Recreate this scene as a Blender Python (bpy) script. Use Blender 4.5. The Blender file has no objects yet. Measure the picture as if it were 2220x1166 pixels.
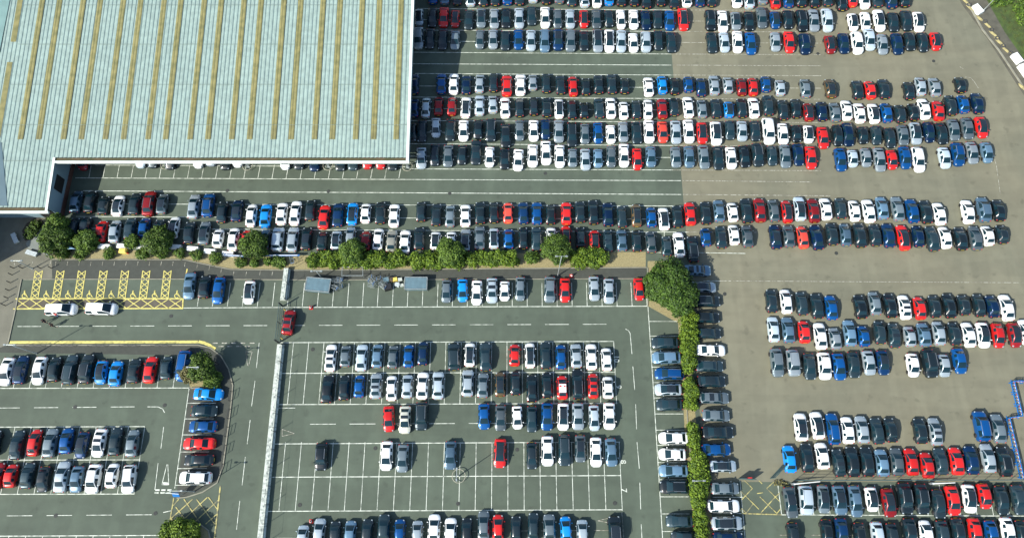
import bpy, math, random, re
from mathutils import Vector, Matrix
R = math.radians
sc = bpy.context.scene
# ---------------------------------------------------------------- camera, sky, sun, exposure
CAM_H, PITCH, FPX = 110.0, 18.4, 1537.0          # camera height, tilt away from straight down, focal length in px of a 2220 px wide frame
cam_d = bpy.data.cameras.new("Camera"); cam = bpy.data.objects.new("Camera", cam_d)
sc.collection.objects.link(cam); sc.camera = cam
cam.location = (0, 0, CAM_H); cam.rotation_euler = (R(PITCH), 0, 0)
cam_d.sensor_fit = 'HORIZONTAL'; cam_d.sensor_width = 36; cam_d.lens = FPX / 2220 * 36
cam_d.clip_start = 1; cam_d.clip_end = 5000
SUNV = Vector((1.07, 0.70, -1.0)).normalized()     # the way the light travels
elev = math.asin(-SUNV.z); az = math.atan2(-SUNV.x, -SUNV.y)
w = bpy.data.worlds.new("World"); sc.world = w; w.use_nodes = True
nt = w.node_tree; bg = nt.nodes['Background']
sky = nt.nodes.new('ShaderNodeTexSky'); sky.sky_type = 'NISHITA'; sky.sun_disc = False
sky.sun_elevation = elev; sky.sun_rotation = az
nt.links.new(sky.outputs[0], bg.inputs[0]); bg.inputs[1].default_value = 0.125
sd = bpy.data.lights.new("Sun", 'SUN'); sd.energy = 4.4; sd.angle = R(0.5); sd.color = (1.0, 0.955, 0.87)
sun = bpy.data.objects.new("Sun", sd); sc.collection.objects.link(sun)
sun.rotation_euler = SUNV.to_track_quat('-Z', 'Y').to_euler(); sun.location = (-60, -40, 90)
sc.view_settings.view_transform = 'Standard'; sc.view_settings.look = 'None'
sc.view_settings.exposure = 0.86; sc.view_settings.gamma = 1
sc.render.engine = 'CYCLES'
sc.cycles.max_bounces = 4; sc.cycles.diffuse_bounces = 2; sc.cycles.glossy_bounces = 2
sc.cycles.transmission_bounces = 2; sc.cycles.transparent_max_bounces = 4
sc.cycles.use_adaptive_sampling = True

rnd = random.Random(7)
CA, SA = math.cos(R(PITCH)), math.sin(R(PITCH))
def ray(px, py):
    x, y = (px - 1110) / FPX, -(py - 583) / FPX
    return Vector((x, y * CA + SA, y * SA - CA))
def G(px, py, z=0.0):
    d = ray(px, py); t = (z - CAM_H) / d.z
    return Vector((d.x * t, d.y * t, z))
def GP(px, py, z0, y0, m):                        # where a sight line meets the plane z = z0 + m (y - y0)
    d = ray(px, py); t = (z0 - m * y0 - CAM_H) / (d.z - m * d.y)
    return Vector((d.x * t, d.y * t, CAM_H + d.z * t))
def PXM(py): return (py + 4036) * 0.3157 / CAM_H   # px per metre across at a row of the photo

# ---------------------------------------------------------------- materials
MATS = {}
def lin(c): return tuple(((v / 255) / 12.92 if v <= 10 else (((v / 255) + 0.055) / 1.055) ** 2.4) for v in c)
def mat(name, col, rough=0.8, metal=0.0, var=0.0, scale=3.0, coat=0.0, spec=0.5, col2=None, bump=0.0, bscale=30, detail=4, big=None, bigscale=0.05, ramp=(0.35, 0.65)):
    if name in MATS: return MATS[name]
    m = bpy.data.materials.new(name); MATS[name] = m; m.use_nodes = True
    t = m.node_tree; b = t.nodes['Principled BSDF']; L = t.links
    b.inputs['Base Color'].default_value = (*col, 1); b.inputs['Roughness'].default_value = rough
    b.inputs['Metallic'].default_value = metal; b.inputs['Specular IOR Level'].default_value = spec
    if coat: b.inputs['Coat Weight'].default_value = coat; b.inputs['Coat Roughness'].default_value = 0.06
    if var or col2 or big or bump: co = t.nodes.new('ShaderNodeTexCoord')
    last = None
    if var or col2:
        n = t.nodes.new('ShaderNodeTexNoise'); n.inputs['Scale'].default_value = scale; n.inputs['Detail'].default_value = detail
        L.new(co.outputs['Object'], n.inputs['Vector'])
        r = t.nodes.new('ShaderNodeValToRGB'); r.color_ramp.elements[0].position = ramp[0]; r.color_ramp.elements[1].position = ramp[1]
        a = col; c2 = col2 or tuple(v * (1 - var) for v in col)
        if not col2: a = tuple(v * (1 + var) for v in col)
        r.color_ramp.elements[0].color = (*c2, 1); r.color_ramp.elements[1].color = (*a, 1)
        L.new(n.outputs[0], r.inputs[0]); last = r.outputs[0]
    if big:
        n = t.nodes.new('ShaderNodeTexNoise'); n.inputs['Scale'].default_value = bigscale; n.inputs['Detail'].default_value = 5; n.inputs['Distortion'].default_value = 0.6
        L.new(co.outputs['Object'], n.inputs['Vector'])
        mx = t.nodes.new('ShaderNodeMix'); mx.data_type = 'RGBA'; mx.blend_type = 'MULTIPLY'; mx.inputs[0].default_value = 1
        r = t.nodes.new('ShaderNodeValToRGB'); r.color_ramp.elements[0].position = .3; r.color_ramp.elements[1].position = .7
        r.color_ramp.elements[0].color = (*big, 1); r.color_ramp.elements[1].color = (1, 1, 1, 1)
        L.new(n.outputs[0], r.inputs[0]); L.new(r.outputs[0], mx.inputs[7])
        if last: L.new(last, mx.inputs[6])
        else: mx.inputs[6].default_value = (*col, 1)
        last = mx.outputs[2]
    if last: L.new(last, b.inputs['Base Color'])
    if bump:
        n = t.nodes.new('ShaderNodeTexNoise'); n.inputs['Scale'].default_value = bscale; n.inputs['Detail'].default_value = 3
        L.new(co.outputs['Object'], n.inputs['Vector'])
        bp = t.nodes.new('ShaderNodeBump'); bp.inputs['Strength'].default_value = bump; bp.inputs['Distance'].default_value = .05
        L.new(n.outputs[0], bp.inputs['Height']); L.new(bp.outputs[0], b.inputs['Normal'])
    return m
def foliage(name, c1, c2):
    m = bpy.data.materials.new(name); MATS[name] = m; m.use_nodes = True
    t = m.node_tree; b = t.nodes['Principled BSDF']; L = t.links
    g = t.nodes.new('ShaderNodeNewGeometry'); co = t.nodes.new('ShaderNodeTexCoord')
    n = t.nodes.new('ShaderNodeTexNoise'); n.inputs['Scale'].default_value = .9; n.inputs['Detail'].default_value = 3
    L.new(co.outputs['Object'], n.inputs['Vector'])
    ad = t.nodes.new('ShaderNodeMath'); ad.operation = 'ADD'; L.new(g.outputs['Random Per Island'], ad.inputs[0]); L.new(n.outputs[0], ad.inputs[1])
    r = t.nodes.new('ShaderNodeValToRGB'); r.color_ramp.elements[0].position = .45; r.color_ramp.elements[1].position = 1.25 / 1.0 if False else 1.0
    r.color_ramp.elements[0].color = (*c1, 1); r.color_ramp.elements[1].color = (*c2, 1)
    hf = t.nodes.new('ShaderNodeMath'); hf.operation = 'MULTIPLY'; hf.inputs[1].default_value = .75
    L.new(ad.outputs[0], hf.inputs[0]); L.new(hf.outputs[0], r.inputs[0]); L.new(r.outputs[0], b.inputs['Base Color'])
    b.inputs['Roughness'].default_value = .6; b.inputs['Specular IOR Level'].default_value = .25
    return m
M_tan = mat('sandy_asphalt', (.161, .153, .102), .9, var=.05, scale=.6, detail=10, big=(.82, .87, .90), bigscale=.055)
M_asph = mat('grey_asphalt', (.073, .096, .068), .88, var=.06, scale=.7, detail=10, big=(.80, .80, .80), bigscale=.07)
def stains(m, amt=.72, sc=.9, lo=.60, hi=.68, stretch=(1, 1, 1)):
    t = m.node_tree; b = t.nodes['Principled BSDF']; L = t.links; src = b.inputs['Base Color'].links[0].from_socket
    co = t.nodes.new('ShaderNodeTexCoord'); mp = t.nodes.new('ShaderNodeMapping'); mp.inputs['Scale'].default_value = stretch; L.new(co.outputs['Object'], mp.inputs[0])
    n = t.nodes.new('ShaderNodeTexNoise'); n.inputs['Scale'].default_value = sc; n.inputs['Detail'].default_value = 3; L.new(mp.outputs[0], n.inputs['Vector'])
    r = t.nodes.new('ShaderNodeValToRGB'); r.color_ramp.elements[0].position = lo; r.color_ramp.elements[1].position = hi; r.color_ramp.elements[0].color = (1, 1, 1, 1); r.color_ramp.elements[1].color = (amt, amt, amt, 1)
    mx = t.nodes.new('ShaderNodeMix'); mx.data_type = 'RGBA'; mx.blend_type = 'MULTIPLY'; mx.inputs[0].default_value = 1
    L.new(n.outputs[0], r.inputs[0]); L.new(src, mx.inputs[6]); L.new(r.outputs[0], mx.inputs[7]); L.new(mx.outputs[2], b.inputs['Base Color'])
for m_ in (M_tan, M_asph):
    stains(m_, .80, .55, .62, .72); stains(m_, .93, .35, .48, .56, (.12, 1, 1)); stains(m_, 1.10, .3, .5, .6, (1, .15, 1))
M_path = mat('dark_path_asphalt', (.052, .058, .047), .9, var=.08, scale=1.5, big=(.8, .8, .8), bigscale=.1, bump=.2)
M_plaza = mat('paving', (.15, .148, .112), .85, var=.1, scale=.5, big=(.75, .75, .72), bigscale=.12, bump=.2)
M_slab = mat('grey_slab', (.16, .18, .16), .85, var=.08, scale=1)
M_gravel = mat('gravel', (.27, .235, .115), .95, col2=(.18, .155, .075), scale=5, detail=8, bump=.6, bscale=12, ramp=(.3, .6))
M_soil = mat('soil', (.05, .042, .028), .95, col2=(.025, .022, .015), scale=2, bump=.5)
M_verge = mat('verge_asphalt', (.085, .082, .06), .95, var=.2, scale=.7, bump=.3)
M_kerb = mat('kerb_stone', (.21, .205, .155), .85, var=.15, scale=1)
M_white = mat('white_paint', (.58, .62, .53), .7, col2=(.25, .28, .23), scale=1.6, detail=6, ramp=(.34, .56))
M_faded = mat('faded_paint', (.40, .40, .33), .8, col2=(.16, .155, .115), scale=2.5, detail=6, ramp=(.42, .6))
M_yellow = mat('yellow_paint', (.56, .50, .14), .7, col2=(.34, .31, .10), scale=2, detail=5, ramp=(.3, .55))
M_oldyel = mat('old_yellow_paint', (.45, .40, .14), .75, col2=(.13, .13, .08), scale=1.6, detail=5, ramp=(.38, .6))
M_bay = mat('red_brown_surface', (.085, .075, .055), .9, var=.12, scale=1)
M_roof = mat('roof_sheet', (.245, .325, .288), .5, var=.10, scale=1.2, spec=.3, detail=2, big=(.9, .91, .92), bigscale=.2)
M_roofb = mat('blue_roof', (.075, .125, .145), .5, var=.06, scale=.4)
M_sky = mat('skylight_sheet', (.225, .205, .082), .5, col2=(.14, .138, .055), scale=.9, detail=5, spec=.3)
M_sky2 = mat('skylight_old', (.16, .15, .055), .55, var=.2, scale=1)
M_fascia = mat('fascia_white', (.62, .68, .63), .5, var=.05, scale=.5)
M_gutter = mat('gutter_moss', (.10, .07, .035), .9, col2=(.05, .055, .02), scale=.6)
M_wall = mat('wall_cladding', (.17, .25, .28), .55, var=.05, scale=.3)
M_wallw = mat('wall_white', (.5, .52, .47), .7, var=.05)
M_brick = mat('brick_plinth', (.10, .045, .03), .9, var=.25, scale=4)
M_dark = mat('dark_opening', (.006, .007, .008), .7)
M_steel = mat('galvanised_steel', (.36, .40, .39), .45, metal=.6, var=.15, scale=3)
M_black = mat('black_metal', (.018, .02, .022), .5)
M_teal = mat('teal_mesh', (.035, .075, .08), .6, var=.2, scale=2)
M_conc = mat('concrete', (.46, .50, .44), .85, var=.0, col2=(.24, .27, .24), scale=2.2, detail=6, ramp=(.35, .55), bump=.5, bscale=5)
M_whiteblk = mat('white_block', (.68, .70, .66), .7, var=.04, scale=1)
M_sand = mat('sand_heap', (.30, .265, .12), .95, col2=(.18, .16, .08), scale=2, bump=.6, bscale=6)
M_bench = mat('bench_stone', (.40, .45, .45), .7, var=.15, scale=5)
M_blue = mat('blue_plastic', (.003, .12, .36), .6)
M_bluem = mat('blue_metal', (.03, .12, .30), .45, var=.2, scale=2)
M_red = mat('red_plastic', (.55, .02, .015), .5)
M_redw = mat('red_fabric', (.55, .03, .03), .9)
M_cloth = mat('dark_cloth', (.015, .017, .022), .9)
M_jean = mat('blue_cloth', (.03, .07, .13), .9)
M_skin = mat('skin', (.42, .24, .16), .6)
M_hair = mat('hair', (.02, .014, .01), .6)
M_yelbox = mat('yellow_plastic', (.62, .48, .10), .6, var=.08)
M_tyre = mat('rubber', (.012, .012, .012), .85)
M_rim = mat('alloy', (.35, .36, .37), .3, metal=.8)
M_glass = mat('car_glass', (.006, .022, .030), .10, spec=.38)
M_lamp = mat('headlight_glass', (.26, .31, .33), .4, spec=.5)
M_tail = mat('tail_lens', (.34, .012, .01), .4)
M_rail = mat('roof_rail_metal', (.40, .44, .46), .3, metal=.7)
M_plate = mat('plate_white', (.6, .6, .55), .5)
M_platey = mat('plate_yellow', (.6, .45, .06), .5)
M_trim = mat('black_trim', (.012, .013, .014), .5)
M_bark = mat('bark', (.09, .065, .04), .9, var=.2, scale=3)
M_manh = mat('cast_iron', (.03, .034, .03), .8, var=.2, scale=4)
M_pale = mat('pale_panel', (.10, .165, .19), .35, var=.12, scale=1.5)
M_grass = mat('grass', (.06, .10, .018), .9, col2=(.035, .055, .015), scale=.8, bump=.6)
F_tree = foliage('leaves_tree', (.014, .034, .005), (.072, .125, .014))
F_hedge = foliage('leaves_hedge', (.026, .058, .006), (.125, .195, .014))
F_big = foliage('leaves_big', (.012, .032, .005), (.060, .115, .014))
F_bush = foliage('leaves_bush', (.022, .052, .008), (.10, .165, .020))
F_dry = foliage('leaves_dry', (.05, .045, .015), (.17, .16, .06))
PAINT = {'w': (.80, .82, .79), 's': (.36, .43, .46), 'g': (.115, .15, .165), 'd': (.020, .038, .046), 'k': (.007, .014, .018), 'r': (.52, .014, .012),
         'm': (.27, .012, .014), 'b': (.003, .075, .25), 'n': (.003, .026, .080), 'l': (.004, .20, .55), 'p': (.10, .18, .25), 'c': (.42, .42, .34),
         't': (.10, .07, .035), 'o': (.72, .065, .04)}
CNAME = {'w': 'white', 's': 'silver', 'g': 'grey', 'd': 'dark grey', 'k': 'black', 'r': 'red', 'm': 'dark red', 'b': 'blue', 'n': 'navy blue', 'l': 'bright blue',
         'p': 'blue-grey', 'c': 'beige', 't': 'brown', 'o': 'orange-red'}
def paint(c):
    met = 0.0 if c in 'wrlok' else .35
    nm = 'paint_' + CNAME[c].replace(' ', '_').replace('-', '_')
    if nm in MATS: return MATS[nm]
    m = mat(nm, PAINT[c], .34, metal=met, coat=.28, spec=.4)
    t = m.node_tree; L = t.links; b = t.nodes['Principled BSDF']; oi = t.nodes.new('ShaderNodeObjectInfo'); g = t.nodes.new('ShaderNodeNewGeometry')
    a = t.nodes.new('ShaderNodeMath'); a.operation = 'ADD'; L.new(oi.outputs['Random'], a.inputs[0]); L.new(g.outputs['Random Per Island'], a.inputs[1])
    f = t.nodes.new('ShaderNodeMath'); f.operation = 'FRACT'; L.new(a.outputs[0], f.inputs[0])
    lo, hi = (.88, 1.0) if c == 'w' else ((.75, 1.15) if c in 'rmblo' else (.6, 1.5))
    r = t.nodes.new('ShaderNodeMapRange'); r.inputs['To Min'].default_value = lo; r.inputs['To Max'].default_value = hi; L.new(f.outputs[0], r.inputs['Value'])
    v = t.nodes.new('ShaderNodeVectorMath'); v.operation = 'SCALE'; v.inputs[0].default_value = PAINT[c]; L.new(r.outputs[0], v.inputs['Scale']); L.new(v.outputs[0], b.inputs['Base Color'])
    return m

# ---------------------------------------------------------------- mesh helpers
class MB:
    def __init__(s): s.v, s.f, s.m = [], [], []
    def add(s, vs, fs, mi=0):
        o = len(s.v); s.v += [tuple(p) for p in vs]; s.f += [tuple(i + o for i in f) for f in fs]; s.m += [mi] * len(fs)
    def poly(s, pts, mi=0): s.add(pts, [tuple(range(len(pts)))], mi)
    def prism(s, pts, z0, z1, mi=0):               # pts counter-clockwise from above
        n = len(pts)
        s.add([(p[0], p[1], z0) for p in pts] + [(p[0], p[1], z1) for p in pts],
              [tuple(range(n - 1, -1, -1)), tuple(range(n, 2 * n))] + [(i, (i + 1) % n, n + (i + 1) % n, n + i) for i in range(n)], mi)
    def box(s, c, sz, rz=0.0, mi=0, taper=0.0, rot=None):
        x, y, z = sz[0] / 2, sz[1] / 2, sz[2] / 2; t = 1 - taper
        vs = [(-x, -y, -z), (x, -y, -z), (x, y, -z), (-x, y, -z), (-x * t, -y * t, z), (x * t, -y * t, z), (x * t, y * t, z), (-x * t, y * t, z)]
        mt = rot or Matrix.Rotation(rz, 3, 'Z'); c = Vector(c)
        s.add([mt @ Vector(p) + c for p in vs], [(3, 2, 1, 0), (4, 5, 6, 7), (0, 1, 5, 4), (1, 2, 6, 5), (2, 3, 7, 6), (3, 0, 4, 7)], mi)
    def tube(s, a, b, r0, r1=None, n=8, mi=0, cap=True):
        a, b = Vector(a), Vector(b); r1 = r0 if r1 is None else r1; d = (b - a)
        if d.length < 1e-6: return
        q = d.to_track_quat('Z', 'Y'); vs = []
        for p, r in ((a, r0), (b, r1)):
            for i in range(n):
                an = 2 * math.pi * i / n; vs.append(p + q @ Vector((r * math.cos(an), r * math.sin(an), 0)))
        fs = [(i, (i + 1) % n, n + (i + 1) % n, n + i) for i in range(n)]
        if cap: fs += [tuple(range(n - 1, -1, -1)), tuple(range(n, 2 * n))]
        s.add(vs, fs, mi)
    def path(s, pts, r, n=6, mi=0):
        for a, b in zip(pts[:-1], pts[1:]): s.tube(a, b, r, n=n, mi=mi)
    def lathe(s, c, prof, n=12, mi=0):
        c = Vector(c); vs = []
        for r, z in prof:
            for i in range(n):
                an = 2 * math.pi * i / n; vs.append(c + Vector((r * math.cos(an), r * math.sin(an), z)))
        k = len(prof); fs = [(j * n + i, j * n + (i + 1) % n, (j + 1) * n + (i + 1) % n, (j + 1) * n + i) for j in range(k - 1) for i in range(n)]
        fs += [tuple(range(n - 1, -1, -1)), tuple((k - 1) * n + i for i in range(n))]
        s.add(vs, fs, mi)
    def blob(s, c, r, n=8, mi=0):                  # r = (rx, ry, rz)
        prof = []
        c = Vector(c); vs, fs = [], []
        for j in range(1, n // 2 + 1):
            ph = math.pi * j / (n // 2 + 1)
            for i in range(n):
                an = 2 * math.pi * i / n
                vs.append(c + Vector((r[0] * math.sin(ph) * math.cos(an), r[1] * math.sin(ph) * math.sin(an), -r[2] * math.cos(ph))))
        k = n // 2
        fs = [(j * n + i, j * n + (i + 1) % n, (j + 1) * n + (i + 1) % n, (j + 1) * n + i) for j in range(k - 1) for i in range(n)]
        vs.append(c + Vector((0, 0, -r[2]))); vs.append(c + Vector((0, 0, r[2])))
        fs += [((i + 1) % n, i, k * n) for i in range(n)] + [((k - 1) * n + i, (k - 1) * n + (i + 1) % n, k * n + 1) for i in range(n)]
        s.add(vs, fs, mi)
    def mesh(s, name, mats, smooth=False, off=None):
        me = bpy.data.meshes.new(name)
        vs = s.v if off is None else [(p[0] - off[0], p[1] - off[1], p[2] - off[2]) for p in s.v]
        me.from_pydata(vs, [], s.f)
        if not isinstance(mats, (list, tuple)): mats = [mats]
        for m in mats: me.materials.append(m)
        if len(mats) > 1: me.polygons.foreach_set('material_index', s.m)
        if smooth: me.polygons.foreach_set('use_smooth', [True] * len(s.f))
        me.update(); return me
    def build(s, name, mats, parent=None, smooth=False):
        off = parent.matrix_world.translation if parent and parent.parent is None else (absloc(parent) if parent else None)
        me = s.mesh(name, mats, smooth, off); o = bpy.data.objects.new(name, me); sc.collection.objects.link(o)
        if parent: o.parent = parent
        return o
def absloc(o):
    v = Vector((0, 0, 0))
    while o: v += o.location; o = o.parent
    return v
def tag(o, label=None, cat=None, group=None, kind=None):
    if label: o['label'] = label
    if cat: o['category'] = cat
    if group: o['group'] = group
    if kind: o['kind'] = kind
    return o
def thing(name, label, cat, loc=(0, 0, 0), group=None):
    o = bpy.data.objects.new(name, None); sc.collection.objects.link(o); o.location = loc; o.empty_display_size = .3
    bpy.context.view_layer.update() if False else None
    o.matrix_basis = Matrix.Translation(Vector(loc)); return tag(o, label, cat, group)
_b = MB.build
def build(s, name, mats, parent=None, smooth=False):
    off = absloc(parent) if parent else None
    me = s.mesh(name, mats, smooth, off); o = bpy.data.objects.new(name, me); sc.collection.objects.link(o)
    if parent: o.parent = parent
    return o
MB.build = build
def struct(name, mb, m, smooth=False): return tag(mb.build(name, m, None, smooth), kind='structure')
def pg(pts, z=0): return [tuple(G(x, y)[:2]) + (z,) for x, y in pts]

# ---------------------------------------------------------------- the ground and its surfaces
mb = MB(); mb.poly([(-1500, -1500, 0), (1500, -1500, 0), (1500, 1500, 0), (-1500, 1500, 0)])
struct('ground', mb, M_tan)
mb = MB()
mb.poly(pg([(-700, 1700), (-700, -260), (1442, -260), (1456, 115), (1478, 390), (1492, 560), (1500, 700), (1530, 1044), (1530, 1700)], .004)[::-1])
mb.poly(pg([(1532, 1700), (1532, 1044), (2600, 1044), (2600, 1700)], .004)[::-1])
struct('road', mb, M_asph)
mb = MB()   # footpath between the bays and the gravel
mb.poly(pg([(115, 606), (110, 562), (400, 563), (440, 572), (500, 584), (640, 586), (1401, 580), (1404, 606)], .008)[::-1])
mb.poly(pg([(18, 748), (430, 748), (455, 752), (478, 770), (496, 800), (504, 835), (502, 860), (498, 905), (484, 1010), (470, 1044), (440, 1062), (400, 1076), (382, 1076), (411, 841), (416, 770), (0, 764), (-80, 762), (-80, 748)], .008)[::-1])
struct('footpath', mb, M_path)
mb = MB()
mb.poly(pg([(-260, 800), (-260, 460), (100, 464), (112, 500), (113, 606), (50, 606), (47, 606), (18, 746), (-30, 766)], .012)[::-1])
struct('plaza', mb, M_plaza)
mb = MB(); mb.poly(pg([(56, 528), (84, 490), (96, 500), (82, 542), (62, 540)], .016)[::-1]); struct('ramp', mb, M_slab)
mb = MB()
mb.poly(pg([(118, 561), (112, 552), (180, 540), (400, 545), (500, 552), (640, 554), (1400, 546), (1400, 579), (640, 584), (500, 582), (440, 570), (400, 561)], .018)[::-1])
mb.poly(pg([(1404, 579), (1404, 566), (1440, 566), (1480, 600), (1500, 700), (1500, 800), (1510, 930), (1538, 1040), (1546, 1170), (1548, 1300), (1512, 1300), (1506, 1170), (1494, 1040), (1484, 930), (1480, 850), (1470, 700), (1404, 663)], .018)[::-1])
mb.poly(pg([(413, 842), (402, 800), (410, 774), (440, 774), (462, 790), (478, 838)], .018)[::-1])
mb.poly(pg([(348, 1200), (352, 1150), (360, 1138), (400, 1135), (432, 1136), (450, 1150), (462, 1200)], .018)[::-1])
struct('gravel_bed', mb, M_gravel)
mb = MB(); mb.poly(pg([(58, 484), (84, 468), (96, 482), (70, 520), (54, 522), (48, 500)], .02)[::-1]); struct('soil_bed', mb, M_soil)
mb = MB(); mb.poly(pg([(30, 670), (34, 646), (397, 646), (397, 670)], .010)[::-1]); struct('hatched_zone', mb, M_bay)
mb = MB(); mb.poly(pg([(2060, -40), (2085, 10), (2140, 84), (2225, 215), (2500, 560), (2500, -100)], .010)[::-1]); struct('verge', mb, M_verge)
mb = MB(); mb.poly(pg([(2105, -60), (2150, 20), (2178, 70), (2215, 122), (2400, 420), (2600, 420), (2600, -200), (2000, -200)], .016)[::-1]); gr = struct('grass_ground', mb, M_grass)

def kerb(pts, wd=.16, h=.12, name='kerb', m=M_kerb):
    mb = MB(); P = [G(x, y) for x, y in pts]
    L, Rr = [], []
    for i, p in enumerate(P):
        a = P[max(i - 1, 0)]; b = P[min(i + 1, len(P) - 1)]; d = (b - a).normalized(); n = Vector((-d.y, d.x, 0)) * wd / 2
        L.append(p + n); Rr.append(p - n)
    for i in range(len(P) - 1):
        mb.prism([Rr[i], Rr[i + 1], L[i + 1], L[i]], .0, h)
    return struct(name, mb, m)
kerb([(113, 562.5), (400, 563), (440, 572), (500, 584), (640, 586), (1402, 580)], .14, .10)
kerb([(52, 606), (112, 605.5), (403, 605), (700, 607), (1405, 604)], .12, .10)
kerb([(47, 606), (34, 672), (18, 744)], .16, .12)
kerb([(20, 748), (430, 748), (456, 754), (479, 771), (496, 800), (505, 835), (503, 862), (498, 905), (484, 1010), (471, 1046), (440, 1066), (405, 1077), (384, 1079)], .16, .13)
kerb([(2088, -10), (2130, 66), (2165, 110), (2235, 215)], .3, .14)
kerb([(1404, 581), (1404, 663)], .14, .12)
kerb([(1474, 664), (1478, 730), (1487, 850), (1491, 930), (1502, 1040), (1509, 1166)], .14, .12)
kerb([(414, 841), (479, 840)], .22, .2)
kerb([(348, 1200), (351, 1152), (359, 1138), (400, 1134.5), (434, 1135.5), (452, 1149), (463, 1200)], .16, .13)

# ---------------------------------------------------------------- painted markings
LN = {k: MB() for k in ('white', 'faded', 'yellow', 'old')}
def line(a, b, wd=.12, k='white'):
    if k in ('white', 'faded') and wd < .16: wd *= .82
    A, B = G(*a), G(*b); d = (B - A).normalized(); n = Vector((-d.y, d.x, 0)) * wd / 2
    zz = .026 + .0005 * (len(LN[k].f) % 13) + {'white': 0, 'faded': .008, 'yellow': .016, 'old': .024}[k]
    vs = [A - n, B - n, B + n, A + n]
    LN[k].add([(p.x, p.y, zz) for p in vs], [(0, 1, 2, 3)])
def dashes(a, b, n, duty=.63, k='white', wd=.11):
    for i in range(n):
        t0, t1 = i / n, (i + duty) / n
        line((a[0] + (b[0] - a[0]) * t0, a[1] + (b[1] - a[1]) * t0), (a[0] + (b[0] - a[0]) * t1, a[1] + (b[1] - a[1]) * t1), wd, k)
def vx(x, y0, y1): return 1110 + (x - 1110) * (y1 + 4036) / (y0 + 4036)   # same east-west position on another row
def bays(x0, x1, n, yref, ya, yb, k='white', wd=.11):
    for i in range(n + 1):
        x = x0 + (x1 - x0) * i / n; line((vx(x, yref, ya), ya), (vx(x, yref, yb), yb), wd, k)
# centre lot
line((602, 742.5), (1331, 739.7), .14); line((606, 809), (1334, 806.5), .14); line((598, 876.5), (1338, 874), .14)
bays(1330.5, 636.5, 21, 742, 741, 875)
line((594, 961.7), (1344, 957.5), .14); line((586, 1033.7), (1346, 1030), .14); line((578, 1107.5), (1349, 1104), .14)
bays(1349, 605, 21, 1104, 958, 1106)
dashes((672, 919), (1360, 915.5), 8, .65); dashes((602, 884), (640, 884), 1, 1)
dashes((38, 707.5), (1345, 702.5), 16, .63)
for a, b in (((1366, 722), (1370, 767)), ((1372, 794), (1376, 845)), ((1378, 876), (1380, 930)), ((1381, 958), (1386, 1015)), ((1387, 1045), (1389, 1103)), ((1390, 1135), (1393, 1190)),
             ((562, 743), (556, 797)), ((553, 825), (545.6, 880)), ((542.5, 910), (536, 962)), ((532, 990), (525, 1051)), ((520, 1085), (513, 1147)), ((510, 1166), (508, 1200)),
             ((355, 925), (349, 972)), ((343, 1003), (336, 1061))): line(a, b, .11)
line((1356, 713), (1362, 716)); line((1362, 716), (1366, 722))
for i in range(5): line((461 + 20 * i, 743.5), (472 + 20 * i, 743.5), .16, 'faded')
for i in range(4): line((474 + 19 * i, 750.5), (485 + 19 * i, 750.5), .16, 'faded')
for a, b in (((533, 762), (547, 762)), ((547, 762), (539, 793)), ((533, 762), (537, 793)), ((612, 930), (638, 939)), ((612, 945), (638, 939)), ((612, 930), (612, 945)), ((1296, 1128), (1320, 1122)), ((1296, 1128), (1320, 1132)), ((1320, 1122), (1320, 1132))): line(a, b, .1, 'faded')
for a, b in (((351, 1050), (362, 1006)), ((366, 1050), (364, 1006)), ((351, 1050), (366, 1050))): line(a, b, .12)
line((353, 1047.5), (365.5, 1047.5), .4)
for i in range(3):
    line((337 + 13 * i, 1061.5), (346 + 13 * i, 1061.5), .22); line((335 + 13 * i, 1067.5), (344 + 13 * i, 1067.5), .22)
line((354, 1110), (374, 1105.5), .12)
line((600, 1166), (640, 1166), .11)
dashes((656, 1153), (1345, 1148.5), 12, .6, 'faded')
line((1348, 1110), (1352, 1166), .1, 'faded')
# bays below the footpath
line((398, 667.5), (600, 666.3), .14); line((600, 666.3), (1403, 663.6), .14)
bays(1403, 428, 30, 664, 613, 664)
# disabled bays in yellow
line((34, 647.5), (397, 647.5), .2, 'yellow'); line((29, 669.5), (397, 668.5), .2, 'yellow'); line((397, 647.5), (396, 669), .2, 'yellow'); line((406, 583), (401, 612), .2, 'yellow')
n = 12
for i in range(n):
    x0 = 35 + 361 * i / n; x1 = 35 + 361 * (i + 1) / n
    line((x0, 648), (x1 - 1, 668.5), .14, 'yellow'); line((x0 - 1, 668.5), (x1, 648), .14, 'yellow')
for t0, b0 in ((77, 67), (124, 114), (170.5, 161.5), (217.5, 208.5), (264, 256), (310, 302), (356, 349)):
    wpx = 15.5
    line((t0, 586.5), (b0, 647), .14, 'yellow'); line((t0 + wpx, 586.5), (b0 + wpx, 647), .14, 'yellow')
    for j in range(5):
        u0, u1 = j / 5, (j + 1) / 5; y0, y1 = 587 + 60 * u0, 587 + 60 * u1; xa, xb = t0 + (b0 - t0) * u0, t0 + (b0 - t0) * u1
        line((xa, y0), (xb + wpx, y1), .13, 'yellow'); line((xa + wpx, y0), (xb, y1), .13, 'yellow')
def arc(cx, cy, r, a0, a1, k='yellow', wd=.14, n=8, ry=None):
    ry = ry or r; p = [(cx + r * math.cos(R(a0 + (a1 - a0) * i / n)), cy + ry * math.sin(R(a0 + (a1 - a0) * i / n))) for i in range(n + 1)]
    for a, b in zip(p[:-1], p[1:]): line(a, b, wd, k)
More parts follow.
